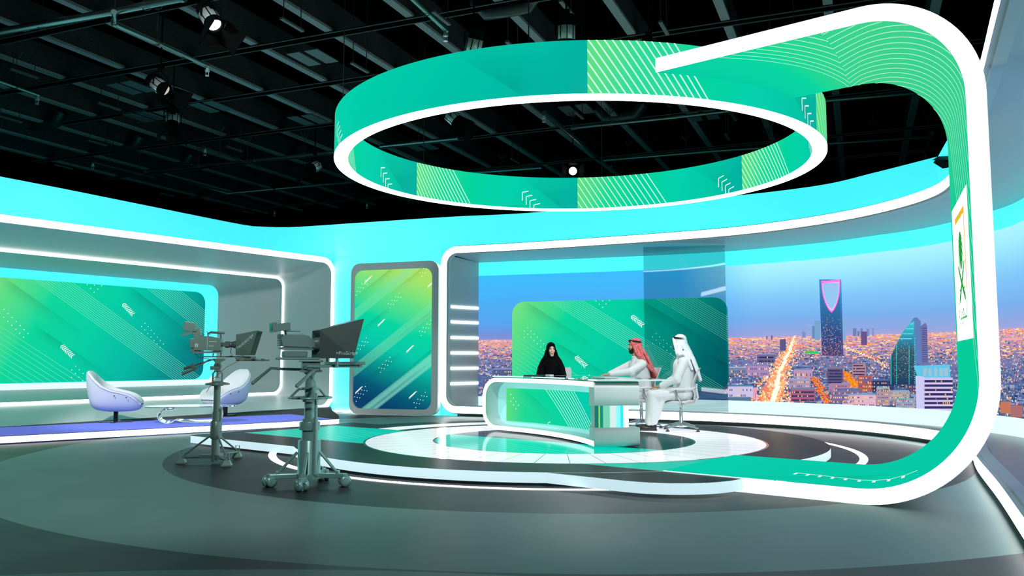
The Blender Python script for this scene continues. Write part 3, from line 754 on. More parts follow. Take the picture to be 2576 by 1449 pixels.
# rounded glass tower
for i in range(26):
    y0 = 808 + 160 * i / 26; y1 = 808 + 160 * (i + 1) / 26; f = lambda y: 2308 - 68 * min(1, max(0, (y - 806) / 100)) ** .55
    cc = mixc([(0, lin(60, 200, 215)), (.3, lin(45, 130, 165)), (.45, lin(50, 90, 110)), (1, lin(35, 60, 95))], i / 26)
    quad([(f(y0), y0), (2302 + 3 * i / 26, y0), (2302 + 3 * (i + 1) / 26, y1), (f(y1), y1)], cc, .0056)
    if i % 2 and i < 9: quad([(f(y0) + 2, y0), (2300, y0), (2300, y0 + 2), (f(y0) + 1, y0 + 2)], lin(110, 235, 235), .006)
for i in range(24):
    for x, y0_ in ((2243, 895), (2257, 870), (2289, 870), (2303, 850)):
        y = y0_ + (968 - y0_) * i / 24; pq(x - 1.1, y, x + 1.1, y + 1.8, lin(60, 250, 235), .0066)
for _ in range(200): x = 2248 + random.random() * 52; y = 850 + random.random() * 100; pq(x, y, x + 1.4, y + 1, random.choice([lin(220, 170, 110), lin(120, 190, 170), lin(240, 200, 150)]), .0062)
quad([(2290, 815), (2300, 800), (2308, 798), (2318, 808), (2322, 915), (2306, 915)], lin(95, 130, 190), .0052)
quad([(2316, 822), (2330, 812), (2334, 818), (2338, 915), (2320, 915)], lin(110, 115, 170), .0058)
for i in range(16): pq(2322, 825 + i * 5.5, 2335, 827 + i * 5.5, lin(80, 75, 135), .0062)
# white office block in front
quad([(2300, 920), (2392, 917), (2394, 950), (2312, 952)], lin(95, 200, 235), .007)
for i in range(5): pq(2325 + i * 13, 926, 2336 + i * 13, 946, lin(160, 195, 215), .0074)
quad([(2305, 945), (2328, 948), (2326, 1032), (2308, 1030)], lin(205, 205, 245), .0074)
pq(2326, 950, 2400, 1034, lin(215, 200, 240), .0072)
for i in range(7):
    y = 956 + i * 11; pq(2328, y, 2400, y + 6, lin(55, 50, 105), .0076)
    for k in range(14):
        if random.random() < .3: pq(2330 + k * 5, y + 1, 2333 + k * 5, y + 5, lin(255, 190, 90), .0079)
# buildings at the foot of the slice right of the arch
for (x0, y0, x1, y1, c) in ((2520, 1010, 2545, 1040, lin(200, 120, 90)), (2545, 1020, 2576, 1050, lin(170, 110, 110)), (2524, 850, 2576, 856, lin(235, 170, 180))): pq(x0, y0, x1, y1, c, .0045)
C.build('screen_picture', t, ARTN)

# ---- hung green screen in front of the city
a = atD(1288.5, 760, 19.05); b = atD(1829, 747, 17.5)
HS = Path([(a.x, a.y), (b.x, b.y)], smooth=False)
t = empty('video_screen', ((a.x + b.x) / 2, (a.y + b.y) / 2, .62), 'wide rounded video screen of green diagonal graphics hung before the city skyline', 'screen', world=True)
z1 = (a.z + b.z) / 2; z0 = EYE + ray(1829, 983).z / ray(1829, 983).y * 17.5
mb = MB(); mb.prism(rrect(0, HS.L, z0, z1, .28, 8, 9), lambda p, r: HS.pos(p, r, .07), lambda p, r: HS.pos(p, r, 0), 0); mb.build('screen_casing', mat('casing_grey', (.2, .25, .25), .5), t)
art_big(lambda x, y, o: HS.pos(x, z0 + y, o - .005), HS.L, z1 - z0, .28, 'screen_picture', t, corners=(.28,) * 4)
# ---- tall smoked glass pane
g0 = atD(1622, 900, 17.3); g1 = atD(1829.5, 900, 17.0)
mb = MB(); GP = Path([(g0.x, g0.y), (g1.x, g1.y)], smooth=False)
mb.prism([(0, .2), (GP.L, .2), (GP.L, 3.6), (0, 3.6)], lambda p, r: GP.pos(p, r, .012), lambda p, r: GP.pos(p, r, 0))
tag(mb.build('glass_pane', glass('smoked_glass', lin(222, 230, 232), .02), origin=(g0.x, g0.y, .2)), 'tall smoked glass pane standing before the right half of the hung green screen', 'glass panel')

# ================================================================== STAGE
A0 = Vector((2.17, 8.05)); DD = Vector((.783, -.622)); NN = Vector((.622, .783))
def sn(s, n, z=0.0): p = A0 + DD * s + NN * n; return Vector((p.x, p.y, z))
SCX, SCY, SR = .65, 12.1, 3.66
TX, TY = .72, 11.93
def stage_mat():
    m = bpy.data.materials.new('stage_deck_inlay'); m.use_nodes = True; nt = m.node_tree; b = nt.nodes['Principled BSDF']
    X, Y, P = pos_nodes(nt); R, dx, dy = radius(nt, X, Y, TX, TY)
    lt = lambda a, v: math_(nt, 'LESS_THAN', a, v); gt = lambda a, v: math_(nt, 'GREATER_THAN', a, v); mul = lambda a, c: math_(nt, 'MULTIPLY', a, c)
    ax = math_(nt, 'SUBTRACT', X, A0.x); ay = math_(nt, 'SUBTRACT', Y, A0.y)
    nn = math_(nt, 'ADD', mul(ax, NN.x), mul(ay, NN.y)); ss = math_(nt, 'ADD', mul(ax, DD.x), mul(ay, DD.y))
    tile = mul(lt(R, 2.78), gt(R, 1.8)); oval = lt(R, 1.8)
    pale_arc = mul(mul(lt(R, 3.45), gt(R, 2.98)), mul(gt(nn, 1.78), lt(ss, -3.2)))  # pale partial arc behind the band, coloured like the tiles
    band = mul(mul(gt(nn, .0), lt(nn, 1.74)), gt(ss, -8.0))
    edge = mul(mul(gt(nn, -.03), lt(nn, 1.77)), mul(gt(ss, -8.03), gt(R, 2.78)))
    bandv = mul(band, math_(nt, 'SUBTRACT', 1.0, mul(lt(R, 2.78), gt(R, 1.8))))
    ang = math_(nt, 'ARCTAN2', dy, dx); fr = math_(nt, 'FRACT', math_(nt, 'MULTIPLY', math_(nt, 'ADD', ang, 7.03), 44 / (2 * pi)))
    # joint lines of constant width
    dist = math_(nt, 'MULTIPLY', math_(nt, 'MINIMUM', fr, math_(nt, 'SUBTRACT', 1.0, fr)), math_(nt, 'MULTIPLY', R, 2 * pi / 44))
    joint = math_(nt, 'MAXIMUM', lt(dist, .0045), math_(nt, 'MAXIMUM', mul(gt(R, 2.75), lt(R, 2.80)), mul(gt(R, 1.8), lt(R, 1.83))))
    # line bundle artwork in the band
    fl = math_(nt, 'FRACT', math_(nt, 'MULTIPLY', math_(nt, 'ADD', math_(nt, 'MULTIPLY', ss, .32), math_(nt, 'MULTIPLY', nn, 1.0)), 7.0))
    tl = math_(nt, 'ADD', math_(nt, 'MULTIPLY', ss, .32), nn)
    zone1 = mul(mul(gt(tl, -.9), lt(tl, .05)), mul(oval, 1.0)); zone2 = mul(mul(lt(tl, -.75), gt(ss, -8.0)), lt(ss, -6.0))
    lines = mul(lt(fl, .09), math_(nt, 'MAXIMUM', zone1, zone2))
    green = mixcol(nt, lines, lin(0, 188, 165), lin(110, 225, 200))
    base = mixcol(nt, math_(nt, 'MAXIMUM', tile, pale_arc), (.055, .065, .065), (.86, .86, .88)); base = mixcol(nt, mul(math_(nt, 'MAXIMUM', tile, pale_arc), joint), base, (.30, .33, .34))
    base = mixcol(nt, edge, base, (.5, .6, .58)); base = mixcol(nt, bandv, base, (.0, .16, .13))
    ovd = mul(oval, math_(nt, 'SUBTRACT', 1.0, band)); base = mixcol(nt, ovd, base, (.10, .12, .125))
    nt.links.new(base, b.inputs['Base Color'])
    em = mixcol(nt, bandv, (0, 0, 0), green)
    tl2 = mul(math_(nt, 'MAXIMUM', tile, pale_arc), math_(nt, 'SUBTRACT', 1.0, joint)); em = mixcol(nt, tl2, em, (.66, .66, .68))  # brightness of the white tiles is put into emission
    nt.links.new(em, b.inputs['Emission Color']); b.inputs['Emission Strength'].default_value = .92
    nt.links.new(math_(nt, 'MULTIPLY_ADD', math_(nt, 'MAXIMUM', tile, oval), -.24, .32), b.inputs['Roughness']); nt.links.new(math_(nt, 'MULTIPLY_ADD', math_(nt, 'MAXIMUM', tile, pale_arc), .50, .015), b.inputs['Specular IOR Level'])
    m.cycles.emission_sampling = 'NONE'
    return m
SM = stage_mat()
FASC = mat('stage_fascia_light', (.2, .25, .28), .35, emit=lin(214, 246, 255), es=.85, spec=.3)
st = empty('stage_platform', (SCX, SCY, 0), 'low round stage platform with glowing white edge, radial white tiles and a green band', 'stage', world=True)
zt_ = .13
disc = [(SCX + SR * cos(2 * pi * k / 160), SCY + SR * sin(2 * pi * k / 160)) for k in range(160)]
mb = MB(); mb.face([(x, y, zt_) for x, y in disc]); mb.build('deck', SM, st)
mb = MB(); i0 = 0
mb.grid([[(x, y, .025) for x, y in disc], [(x, y, zt_) for x, y in disc]], 0, True, True)
g = [(SCX + (SR - .05) * cos(2 * pi * k / 160), SCY + (SR - .05) * sin(2 * pi * k / 160)) for k in range(160)]
mb.grid([[(x, y, 0) for x, y in g], [(x, y, .03) for x, y in g]], 1, True, True); mb.build('edge_light', [FASC, mat('shadow_gap', (.01, .012, .015), .6)], st)
out = [(-8.33, -.58), (-8.28, -.76)]; 
pts = [(-8.33, 2.4), (-8.33, -.62), (-8.30, -.76), (-8.2, -.82)] + [(-8.2 + (7.38) * k / 20, -.82) for k in range(1, 21)] + [(-.80 + .82 * sin(t), -.0 - .82 * cos(t)) for t in [pi / 2 * k / 14 for k in range(15)]] + [(.02, 1.0), (-1.5, 2.4)]
mb = MB(); mb.face([sn(a_, b_, zt_ - .0015) for a_, b_ in pts]); mb.build('deck', SM, st)
mb = MB()
R_ = [sn(a_, b_) for a_, b_ in pts]; n_ = len(R_)
for i in range(n_):
    j = (i + 1) % n_; p, q_ = R_[i], R_[j]; mb.face([(p.x, p.y, .025), (q_.x, q_.y, .025), (q_.x, q_.y, zt_ - .0015), (p.x, p.y, zt_ - .0015)], 0, None, True)
mb.build('edge_light', [FASC], st)
# glowing line in the floor round the stage
mb = MB(); k0, k1 = 150, 420
R4 = lambda r, a_: (.72 + r * cos(a_), 12.2 + r * sin(a_))
rows = [[(*R4(r, radians(a_)), .004) for a_ in range(162, 375, 3)] for r in (3.97, 4.07)]
mb.grid(rows, 0, True); tag(mb.build('floor_light', glow('warm_led', (1, .97, .93), 3.0), origin=(.72, 12.2, .004)), 'thin curved white light line set in the dark floor around the stage', 'light')

# ================================================================== ARCH
TK = .155
def arch_prof(n, inner, sc=1.0):
    """outline (s, z) at depth n, from the floor run round to the ceiling run"""
    s1 = 2.20 - .27 * n; zt1 = 4.42; g = TK if inner else 0.0; P = []
    gb = .137 if inner else 0.0
    rb, rt = 1.12, .98; ex = s1 - g
    cb = (s1 - rb, rb); ct = (s1 - rt, zt1 - rt); m = 22
    for k in range(7): P.append((-.82 + (cb[0] + .82) * k / 7, gb))
    for k in range(m + 1):
        t_ = -pi / 2 + (pi / 2) * k / m; rx = rb - g; rz = rb - gb; P.append((cb[0] + rx * cos(t_), cb[1] + rz * sin(t_)))
    for k in range(1, 11): P.append((ex, rb + (zt1 - rt - rb) * k / 11))
    for k in range(m + 1):
        t_ = (pi / 2) * k / m; P.append((ct[0] + (rt - g) * cos(t_), ct[1] + (rt - g) * sin(t_)))
    # ceiling run ends on the ring
    p0 = sn(0, n); 
    # intersection with circle (.92,11.95) r 3.47
    o_ = Vector((p0.x - .93, p0.y - 12.0)); bq = o_.dot(DD); cq = o_.dot(o_) - 3.475 ** 2; s_end = -bq + sqrt(max(bq * bq - cq, 0)) if bq * bq > cq else -1.5
    s_end = s_end if n > .0 else s_end
    for k in range(1, 13): P.append((ct[0] + (s_end - ct[0]) * k / 12, zt1 - g))
    return P
NW = 1.74; NK = 8
IN = [[sn(p[0], n, p[1]) for p in arch_prof(n, True)] for n in [NW * k / NK for k in range(NK + 1)]]
OU = [[sn(p[0], n, p[1]) for p in arch_prof(n, False)] for n in [NW * k / NK for k in range(NK + 1)]]
t = empty('lit_arch', sn(1.0, .87, 0), 'giant curved ribbon arch with white glowing edge and green striped inner screen', 'arch', world=True)
mb = MB(); loft(mb, OU[0], IN[0], 0); mb.build('front_edge', glow('arch_face', (.86, 1, 1), 1.25), t)
mb = MB(); mb.grid(OU, 0, True); loft(mb, OU[-1], IN[-1], 0)
for e in (0, -1): mb.face([OU[0][e], OU[-1][e], IN[-1][e], IN[0][e]], 0)
mb.build('shell', GREY, t)
# inner picture: x = length along profile, y = depth n
pf = arch_prof(0, True); al = [0.0]
for a_, b_ in zip(pf, pf[1:]): al.append(al[-1] + hypot(b_[0] - a_[0], b_[1] - a_[1]))
AL = al[-1]
PROFS = {}
def arch_surf(x, y, off):
    ny = round(y, 3)
    if ny not in PROFS: PROFS[ny] = arch_prof(ny, True)
    P = PROFS[ny]; x = min(max(x, 0), AL); i = 0
    while i < len(al) - 2 and al[i + 1] < x: i += 1
    k = (x - al[i]) / (al[i + 1] - al[i]); a_, b_ = P[i], P[i + 1]; s_ = a_[0] + (b_[0] - a_[0]) * k; z_ = a_[1] + (b_[1] - a_[1]) * k
    tx, tz = b_[0] - a_[0], b_[1] - a_[1]; L = hypot(tx, tz) or 1; return sn(s_ + tz / L * off, y, z_ - tx / L * off)
def aof(z=None, s_=None):
    for i, p in enumerate(pf):
        if z is not None and p[1] >= z and p[0] > 1.5: return al[i - 1] + (al[i] - al[i - 1]) * (z - pf[i - 1][1]) / max(p[1] - pf[i - 1][1], 1e-6)
    return AL
aV0 = aof(1.12); aV1 = aof(3.44); aC = aof(4.2)
ga = [(0, lin(0, 205, 172)), (2.6, lin(0, 200, 165)), (3.6, lin(0, 203, 150)), (aV1 - .6, lin(20, 205, 150)), (aV1 + .3, lin(55, 208, 145)), (aV1 + 1.2, lin(60, 210, 140)), (aV1 + 2.3, lin(20, 215, 150)), (AL - 1.0, lin(0, 215, 160)), (AL, lin(0, 205, 165))]
A = Art(arch_surf, [(0, 0), (AL, 0), (AL, NW), (0, NW)], lambda x, y: mixc(ga, x)); A.o = -1
for i in range(len(al) - 1):
    for j in range(NK): A.put([(al[i], NW * j / NK), (al[i + 1], NW * j / NK), (al[i + 1], NW * (j + 1) / NK), (al[i], NW * (j + 1) / NK)], .002)
XS = aV1 + 1.62                                        # joint between the two pictures on the inner face
A.reg = [(0, 0), (XS, 0), (XS, NW), (0, NW)]
for k in range(19): x0 = aof(.98) + .235 * k; A.line((x0, -.02), (x0 + 3.0, 1.80), .014, (.55, .95, .70), .005, .09)
A.reg = [(XS, 0), (AL, 0), (AL, NW), (XS, NW)]
for k in range(9): x1 = XS + 1.02 - .125 * k; A.line((x1, -.02), (x1 - 1.05, 1.85), .012, (.55, .98, .75), .005, .09)
A.reg = [(0, 0), (AL, 0), (AL, NW), (0, NW)]
A.fold((2.15, .95), (.6, -.05), .35, .78, .004, .12, side=1)
for k in range(9): A.line((1.25 + k * .13, .62 - k * .025), (1.25 + k * .13 + .13, .60 - k * .025), .022, (.8, 1, .95), .005, .2); A.line((1.25 + k * .13, .62 - k * .025), (1.25 + k * .13 - .01, .50 - k * .025), .03, (.8, 1, .95), .005, .2)
A.build('screen_picture', t)
# emblem board on the leg
def lz(z): return aof(z)
LZ0, LZ1 = lz(1.43), lz(2.72); LY0, LY1 = 1.52, .13     # v: 0 top .. 1 bottom ; u: 0 far .. 1 near
def lg(u, v): return (LZ1 + (LZ0 - LZ1) * v, LY0 + (LY1 - LY0) * u)
B = MB(); WHT, GLD, GRN = (1.25, 1.3, 1.3), lin(235, 190, 50), lin(30, 160, 60)
def lpoly(pts, col, off):
    P = [arch_surf(*lg(*p), -off) for p in pts]; B.face(P, 0, col)
for i in range(6): lpoly([(0, i / 6), (1, i / 6), (1, (i + 1) / 6), (0, (i + 1) / 6)], WHT, .012)
def lline(a_, b_, w0, w1, col, asp=.93):
    dx, dy = (b_[0] - a_[0]) , (b_[1] - a_[1]); L = hypot(dx, dy); nx, ny = -dy / L, dx / L
    lpoly([(a_[0] - nx * w0, a_[1] - ny * w0 * asp), (b_[0] - nx * w1, b_[1] - ny * w1 * asp), (b_[0] + nx * w1, b_[1] + ny * w1 * asp), (a_[0] + nx * w0, a_[1] + ny * w0 * asp)], col, .015)
lpoly([(.22, .10), (.80, .10), (.80, .145), (.22, .145)], GLD, .015); lpoly([(.765, .10), (.80, .10), (.80, .66), (.765, .66)], GLD, .0152)
for sgn in (-1, 1):                                    # palm fronds
    for (dx, dy, ln) in ((.05, -.075, 1), (.11, -.05, 1), (.14, -.005, 1), (.15, .05, 1), (.12, .10, 1), (.06, .12, 1)):
        lline((.5, .33), (.5 + sgn * dx * .55, .33 + dy * 1.1 - .01), .028, .022, GRN); lline((.5 + sgn * dx * .5, .33 + dy - .01), (.5 + sgn * dx, .33 + dy * 1.5 + .05), .022, .004, GRN)
lline((.5, .33), (.5, .235), .03, .004, GRN); lline((.5, .34), (.505, .50), .022, .016, GRN)
for sgn in (-1, 1):
    pr = [(.5 + sgn * .20, .46), (.5 + sgn * .145, .50), (.5 + sgn * .07, .555), (.5, .60), (.5 - sgn * .09, .66), (.5 - sgn * .17, .71)]
    for i in range(5): lline(pr[i], pr[i + 1], .012 + .006 * min(i, 2), .012 + .006 * min(i + 1, 2), GRN)
    lline((.5 - sgn * .05, .665), (.5 - sgn * .15, .635), .010, .010, GRN); lline((.5 - sgn * .15, .69), (.5 - sgn * .19, .73), .028, .014, GRN)
try:
    text_mb(B, '\uFE94\uFEF3\uFEA9\uFEEE\uFECC\uFEB4\uFEDF\uFE8D', .23, lambda p: arch_surf(*lg(.5 + p.x / 1.39 * .95, .80 - p.y / 1.29), -.015), 0, GRN)
except Exception: pass
B.build('emblem_board', screen_mat('board_lit', 1.0), t)

# ================================================================== RING
RCX, RCY, RO, RI, RZ0, RZ1 = .92, 11.95, 3.43, 3.25, 4.01, 4.60
t = empty('hanging_ring', (RCX, RCY, RZ0), 'large hanging ring screen with green graphics and a glowing white lower rim', 'ring', world=True)
def rang(px, py):
    p = at(px, py, RZ0); return math.degrees(atan2(p.y - RCY, p.x - RCX))
def ringsurf(R, sgn):
    return lambda x, y, o: Vector((RCX + (R + sgn * o) * cos(x / 3.4), RCY + (R + sgn * o) * sin(x / 3.4), RZ0 + y))
RH = RZ1 - RZ0
G3 = [(0, lin(95, 225, 130)), (.16, lin(30, 218, 150)), (.35, lin(0, 212, 158)), (.6, lin(0, 208, 172)), (.8, lin(0, 198, 166)), (.93, lin(0, 186, 165)), (1.0, lin(0, 176, 160))]
def ring_art(R, sgn, seams, nm):
    """seams: (angle in degrees where one picture starts, where it ends, direction)"""
    for (a0, a1, lines_to, chv, dirn) in seams:
        L = (a1 - a0) / 180 * pi * 3.4; X0 = a0 / 180 * pi * 3.4
        f = ringsurf(R, sgn)
        T = lambda x: (x - X0) / L
        A = ringart[nm] if nm in ringart else None
        if A is None:
            A = Art(f, [(-99, 0), (99, 0), (99, RH), (-99, RH)], None, 1); ringart[nm] = A
        A.col = lambda x, y: mixc(G3, T(x) + (.5 - y / RH) * .06)
        lo_, hi_ = min(X0, X0 + L), max(X0, X0 + L); A.reg = [(lo_, 0), (hi_, 0), (hi_, RH), (lo_, RH)]
        n = int(abs(L) / .12)
        for i in range(n):
            for j in range(6):
                x0, x1 = lo_ + (hi_ - lo_) * i / n, lo_ + (hi_ - lo_) * (i + 1) / n; A.put([(x0, RH * j / 6), (x1, RH * j / 6), (x1, RH * (j + 1) / 6), (x0, RH * (j + 1) / 6)], 0)
        dr = 1 if L > 0 else -1; nl = 17; xl = abs(L) * lines_to
        for k in range(nl):
            c = xl * k / (nl - 1); A.line((X0 + dr * (c - .42), RH + .02), (X0 + dr * c, -.02), .016, (.62, 1, .82), .004, .15)
        xf = X0 + dr * abs(L) * .93; A.fold((xf, -.02), (xf - dr * .9, RH + .02), .5, .80, .002, .1, side=-1 * dr)
        xc = X0 + dr * abs(L) * chv
        for k in range(4):
            x, y = xc + dr * .075 * k, .30 - .075 * k; A.line((x, y), (x, y - .15), .016, (.8, 1, .95), .004, .2); A.line((x, y), (x + dr * .12, y + .03), .016, (.8, 1, .95), .004, .2)
ringart = {}
o1, o2 = rang(1478, 239), rang(2066, 330); oc = rang(1960, 285); ol = rang(960, 310)
P1 = o2 - o1 if o2 > o1 else o2 - o1 + 360
ring_art(RO, 1, [(o1, o1 + P1, .40, .86, 1), (o1 - 150, o1, .2, .55, 1), (o1 + P1, o1 + 210, .3, .84, 1)], 'outer')
ringart['outer'].build('outer_screen', t)
i1, i2 = rang(1032, 497), rang(1453, 525)
PI_ = i1 - i2
ring_art(RI, -1, [(i1, i2, .37, .68, 1), (i2, i2 - PI_, .52, .84, 1), (i2 - PI_, i2 - 2 * PI_, .4, .7, 1), (i1 + PI_, i1, .4, .7, 1)] + ([(i1 + PI_, i1 + PI_ + (360 - 4 * PI_), .4, .7, 1)] if 4 * PI_ < 360 else []), 'inner')
ringart['inner'].build('inner_screen', t)
mb = MB(); cs = lambda R, z: [(RCX + R * cos(2 * pi * k / 180), RCY + R * sin(2 * pi * k / 180), z) for k in range(180)]
mb.grid([cs(RO + .004, RZ0 + .012), cs(RO + .004, RZ0 - .004), cs(RI - .004, RZ0 - .004), cs(RI - .004, RZ0 + .012)], 0, False, True); mb.build('rim_light', WHITE_LED, t)
mb = MB(); mb.grid([cs(RO - .003, RZ1 - .001), cs(RI + .003, RZ1 - .001)], 0, False, True); mb.grid([cs(RO - .02, RZ0), cs(RO - .02, RZ1)], 0, True, True); mb.build('body', mat('ring_body', (.05, .06, .06), .6), t)
for k in range(6):
    a_ = k * pi / 3 + .3; c_ = (RCX + 3.34 * cos(a_), RCY + 3.34 * sin(a_))
    mb = MB(); mb.tube((*c_, RZ1), (*c_, 6.75), .006, n=6); mb.build('suspension_cable', mat('cable_dark', (.03, .03, .03), .5), t)

# ================================================================== LOUNGE PLATFORM
l0, l1 = at(0, 1098, .12), at(853, 1054, .12); ld = (l1 - l0).normalized(); l00 = l0 - ld * 3.2
b1 = at(835, 1031, .12)
def LPm():
    m = bpy.data.materials.new('lounge_deck'); m.use_nodes = True; nt = m.node_tree; b = nt.nodes['Principled BSDF']
    X, Y, P = pos_nodes(nt); n2 = Vector((-ld.y, ld.x)); c0 = n2.x * l0.x + n2.y * l0.y
    d = math_(nt, 'SUBTRACT', math_(nt, 'ADD', math_(nt, 'MULTIPLY', X, n2.x), math_(nt, 'MULTIPLY', Y, n2.y)), c0)
    s_ = math_(nt, 'ADD', math_(nt, 'MULTIPLY', X, ld.x), math_(nt, 'MULTIPLY', Y, ld.y)); e_ = at(768, 1046, .12); se = e_.x * ld.x + e_.y * ld.y
    wv = math_(nt, 'MULTIPLY_ADD', s_, .02, 1.55)
    strip_ = math_(nt, 'MULTIPLY', math_(nt, 'MULTIPLY', math_(nt, 'GREATER_THAN', d, .06), math_(nt, 'LESS_THAN', d, 1.95)), math_(nt, 'LESS_THAN', s_, se))
    nt.links.new(mixcol(nt, strip_, (.10, .105, .10), (.13, .17, .62)), b.inputs['Base Color'])
    nt.links.new(mixcol(nt, strip_, (0, 0, 0), lin(125, 140, 240)), b.inputs['Emission Color']); b.inputs['Emission Strength'].default_value = .45; b.inputs['Specular IOR Level'].default_value = 0.0
    nt.links.new(math_(nt, 'MULTIPLY_ADD', strip_, -.25, .32), b.inputs['Roughness']); m.cycles.emission_sampling = 'NONE'
    return m
t = empty('lounge_platform', ((l0 + l1) / 2).xy.to_3d(), 'long low platform with blue glass strip and white glowing front edge under the lounge chairs', 'platform', world=True)
bk0 = NS(.0, .12, 1.2); bk1 = NS(SL - .05, .12, .6)
pl = [l00, l0, l1, at(853, 1046, .12), b1, NS(SL, .12, -.02), NS(0, .12, -.02)]
mb = MB(); mb.face([(p.x, p.y, .12) for p in pl]); mb.build('deck', LPm(), t)
mb = MB()
for a_, b_ in ((l00, l0), (l0, l1), (l1, pl[3])): mb.face([(a_.x, a_.y, .02), (b_.x, b_.y, .02), (b_.x, b_.y, .115), (a_.x, a_.y, .115)])
mb.build('edge_light', glow('lounge_led', (1, 1, 1), 2.2), t)

# ================================================================== DESK
DCX, DCY, DR = -3.55, 10.04, 4.65
DA0 = 48.6
DL = radians(DA0 - 9.0) * DR
def DK(u, z, off=0.0):
    a_ = radians(DA0) - u / DR; return Vector((DCX + (DR + off) * cos(a_), DCY + (DR + off) * sin(a_), z))
desk = empty('presenter_desk', DK(DL / 2, .13, .3), 'curved white presenter desk with glowing rounded frame and green screen front', 'desk', world=True)
DZ0, DZ1, DRr = .15, .965, .30; TH = .065
def cprof(inset):
    P = []; x0, z0, z1, r = inset, DZ0 + inset, DZ1 - inset, DRr - inset
    for k in range(24): P.append((DL - (DL - x0 - r) * k / 24, z0))
    for k in range(11): t_ = -pi / 2 - (pi / 2) * k / 10; P.append((x0 + r + r * cos(t_), z0 + r + r * sin(t_)))
    for k in range(11): t_ = pi - (pi / 2) * k / 10; P.append((x0 + r + r * cos(t_), z1 - r + r * sin(t_)))
    for k in range(1, 25): P.append((x0 + r + (DL - x0 - r) * k / 24, z1))
    return P
co, ci = cprof(0), cprof(TH)
mb = MB(); mb.grid([[DK(*p, 0.006) for p in co], [DK(*p, .6) for p in co]], 0, True); mb.grid([[DK(*p, 0.006) for p in ci], [DK(*p, .6) for p in ci]], 0, True)
loft(mb, [DK(*p, .6) for p in co], [DK(*p, .6) for p in ci], 0); mb.build('shell', mat('desk_silver_white', lin(205, 212, 215), .25, .25), desk)
mb = MB(); loft(mb, [DK(*p, 0) for p in co], [DK(*p, 0) for p in ci], 0); loft(mb, [DK(*p, 0) for p in co], [DK(*p, .006) for p in co], 0); loft(mb, [DK(*p, 0) for p in ci], [DK(*p, .006) for p in ci], 0)
mb.build('edge_light', glow('desk_edge', (.9, 1, 1), 1.5), desk)
pl = [(TH + x, z) for x, z in []]
bp = ci
mb = MB(); mid = [DK(p[0], p[1], .30) for p in ci]
nb = len(ci) // 2
for i in range(nb): mb.face([mid[i], mid[i + 1], mid[len(ci) - 2 - i], mid[len(ci) - 1 - i]], 0, None, True)
mb.build('back_panel', mat('desk_back_teal', lin(150, 215, 212), .15, emit=lin(140, 215, 212), es=.7), desk)
dsx = 1272
ux = DL * .98
kk = None
for i in range(400):
    u = DL * i / 400; p = DK(u, 0, .27)
    if (p.x / p.y) >= (1272 - 1288) / F_PX: kk = u; break
SX0 = kk or .5
A = Art(lambda x, y, o: DK(SX0 + x, .275 + y, .28 + o), [(0, 0), (DL - SX0 - .02, 0), (DL - SX0 - .02, .52), (0, .52)], lambda x, y: mixc([(0, lin(90, 222, 125)), (.12, lin(20, 216, 150)), (.35, lin(0, 214, 158)), (.65, lin(0, 205, 172)), (.85, lin(0, 185, 165)), (1, lin(0, 160, 150))], x / (DL - SX0)))
A.base(.08, .09); DW = DL - SX0
for k in range(11): x = DW * (.30 + .24 * k / 10); A.line((x, .53), (x + .62, -.02), .010, (.55, 1, .85), .003, .15)
A.fold((DW * .12, .53), (DW * .42, .06), .22, .82); A.fold((DW * .2, .25), (DW * .42, -.02), .2, .85)
A.dots(.10, .42, [(0, 0), (1, -1), (0, -2), (2, -2), (1, -3), (3, -3), (2, -4)], .055, .055, .010); A.dots(DW * .84, .36, [(0, 0), (1, -1), (0, -2), (2, -2), (1, -3), (3, -3), (2, -4), (3, -5), (4, -4)], .05, .05, .009)
A.chev(DW * .32, .02, 1, .05, 0, .06, .012)
A.build('front_screen', desk, ART)
# silver end blocks
def endblock(z0, z1, rt, rb, nm):
    P = []
    for k in range(9): t_ = (pi / 2) * k / 8; P.append((.0 + .14 * sin(t_) if rt else .14, z1 - (rt - rt * sin(pi / 2 - t_)) if rt else z1))
    EX = .035
    prof = [(-.22, z1)] + ([(EX - rt + rt * sin(pi / 2 * k / 8), z1 - rt + rt * cos(pi / 2 * k / 8)) for k in range(9)] if rt else [(EX, z1)]) + ([(EX - rb + rb * cos(pi / 2 * k / 8), z0 + rb - rb * sin(pi / 2 * k / 8)) for k in range(9)] if rb else [(EX, z0)]) + [(-.22, z0)]
    mb = MB(); mb.prism(prof, lambda a_, b_: DK(DL + a_, b_, .002), lambda a_, b_: DK(DL + a_, b_, .60), 0, None, True); mb.build(nm, SILVER, desk)
endblock(.665, DZ1 + .004, .09, 0, 'top_block'); endblock(.14, .385, .0, .06, 'base_block')
# lit glass column between the end blocks
mb = MB(); bands = [((.02, .07), lin(20, 120, 110)), ((.07, .09), lin(130, 225, 110)), ((.09, .13), lin(20, 140, 125)), ((.13, .22), lin(120, 215, 180)), ((.22, .30), lin(215, 240, 240)), ((.30, .36), lin(140, 255, 255)), ((.36, .40), lin(50, 240, 250)), ((.40, .47), (1.4, 1.4, 1.4))]
for (a_, b_), c_ in bands: mb.face([DK(DL - .02, .38, a_), DK(DL - .02, .38, b_), DK(DL - .02, .67, b_), DK(DL - .02, .67, a_)], 0, c_)
mb.build('light_column', ART, desk)
mb = MB(); mb.prism([(DL - .2, .38), (DL - .026, .38), (DL - .026, .67), (DL - .2, .67)], lambda a_, b_: DK(a_, b_, .02), lambda a_, b_: DK(a_, b_, .47), 0); mb.build('column_core', mat('core_white', (.6, .7, .7), .3), desk)
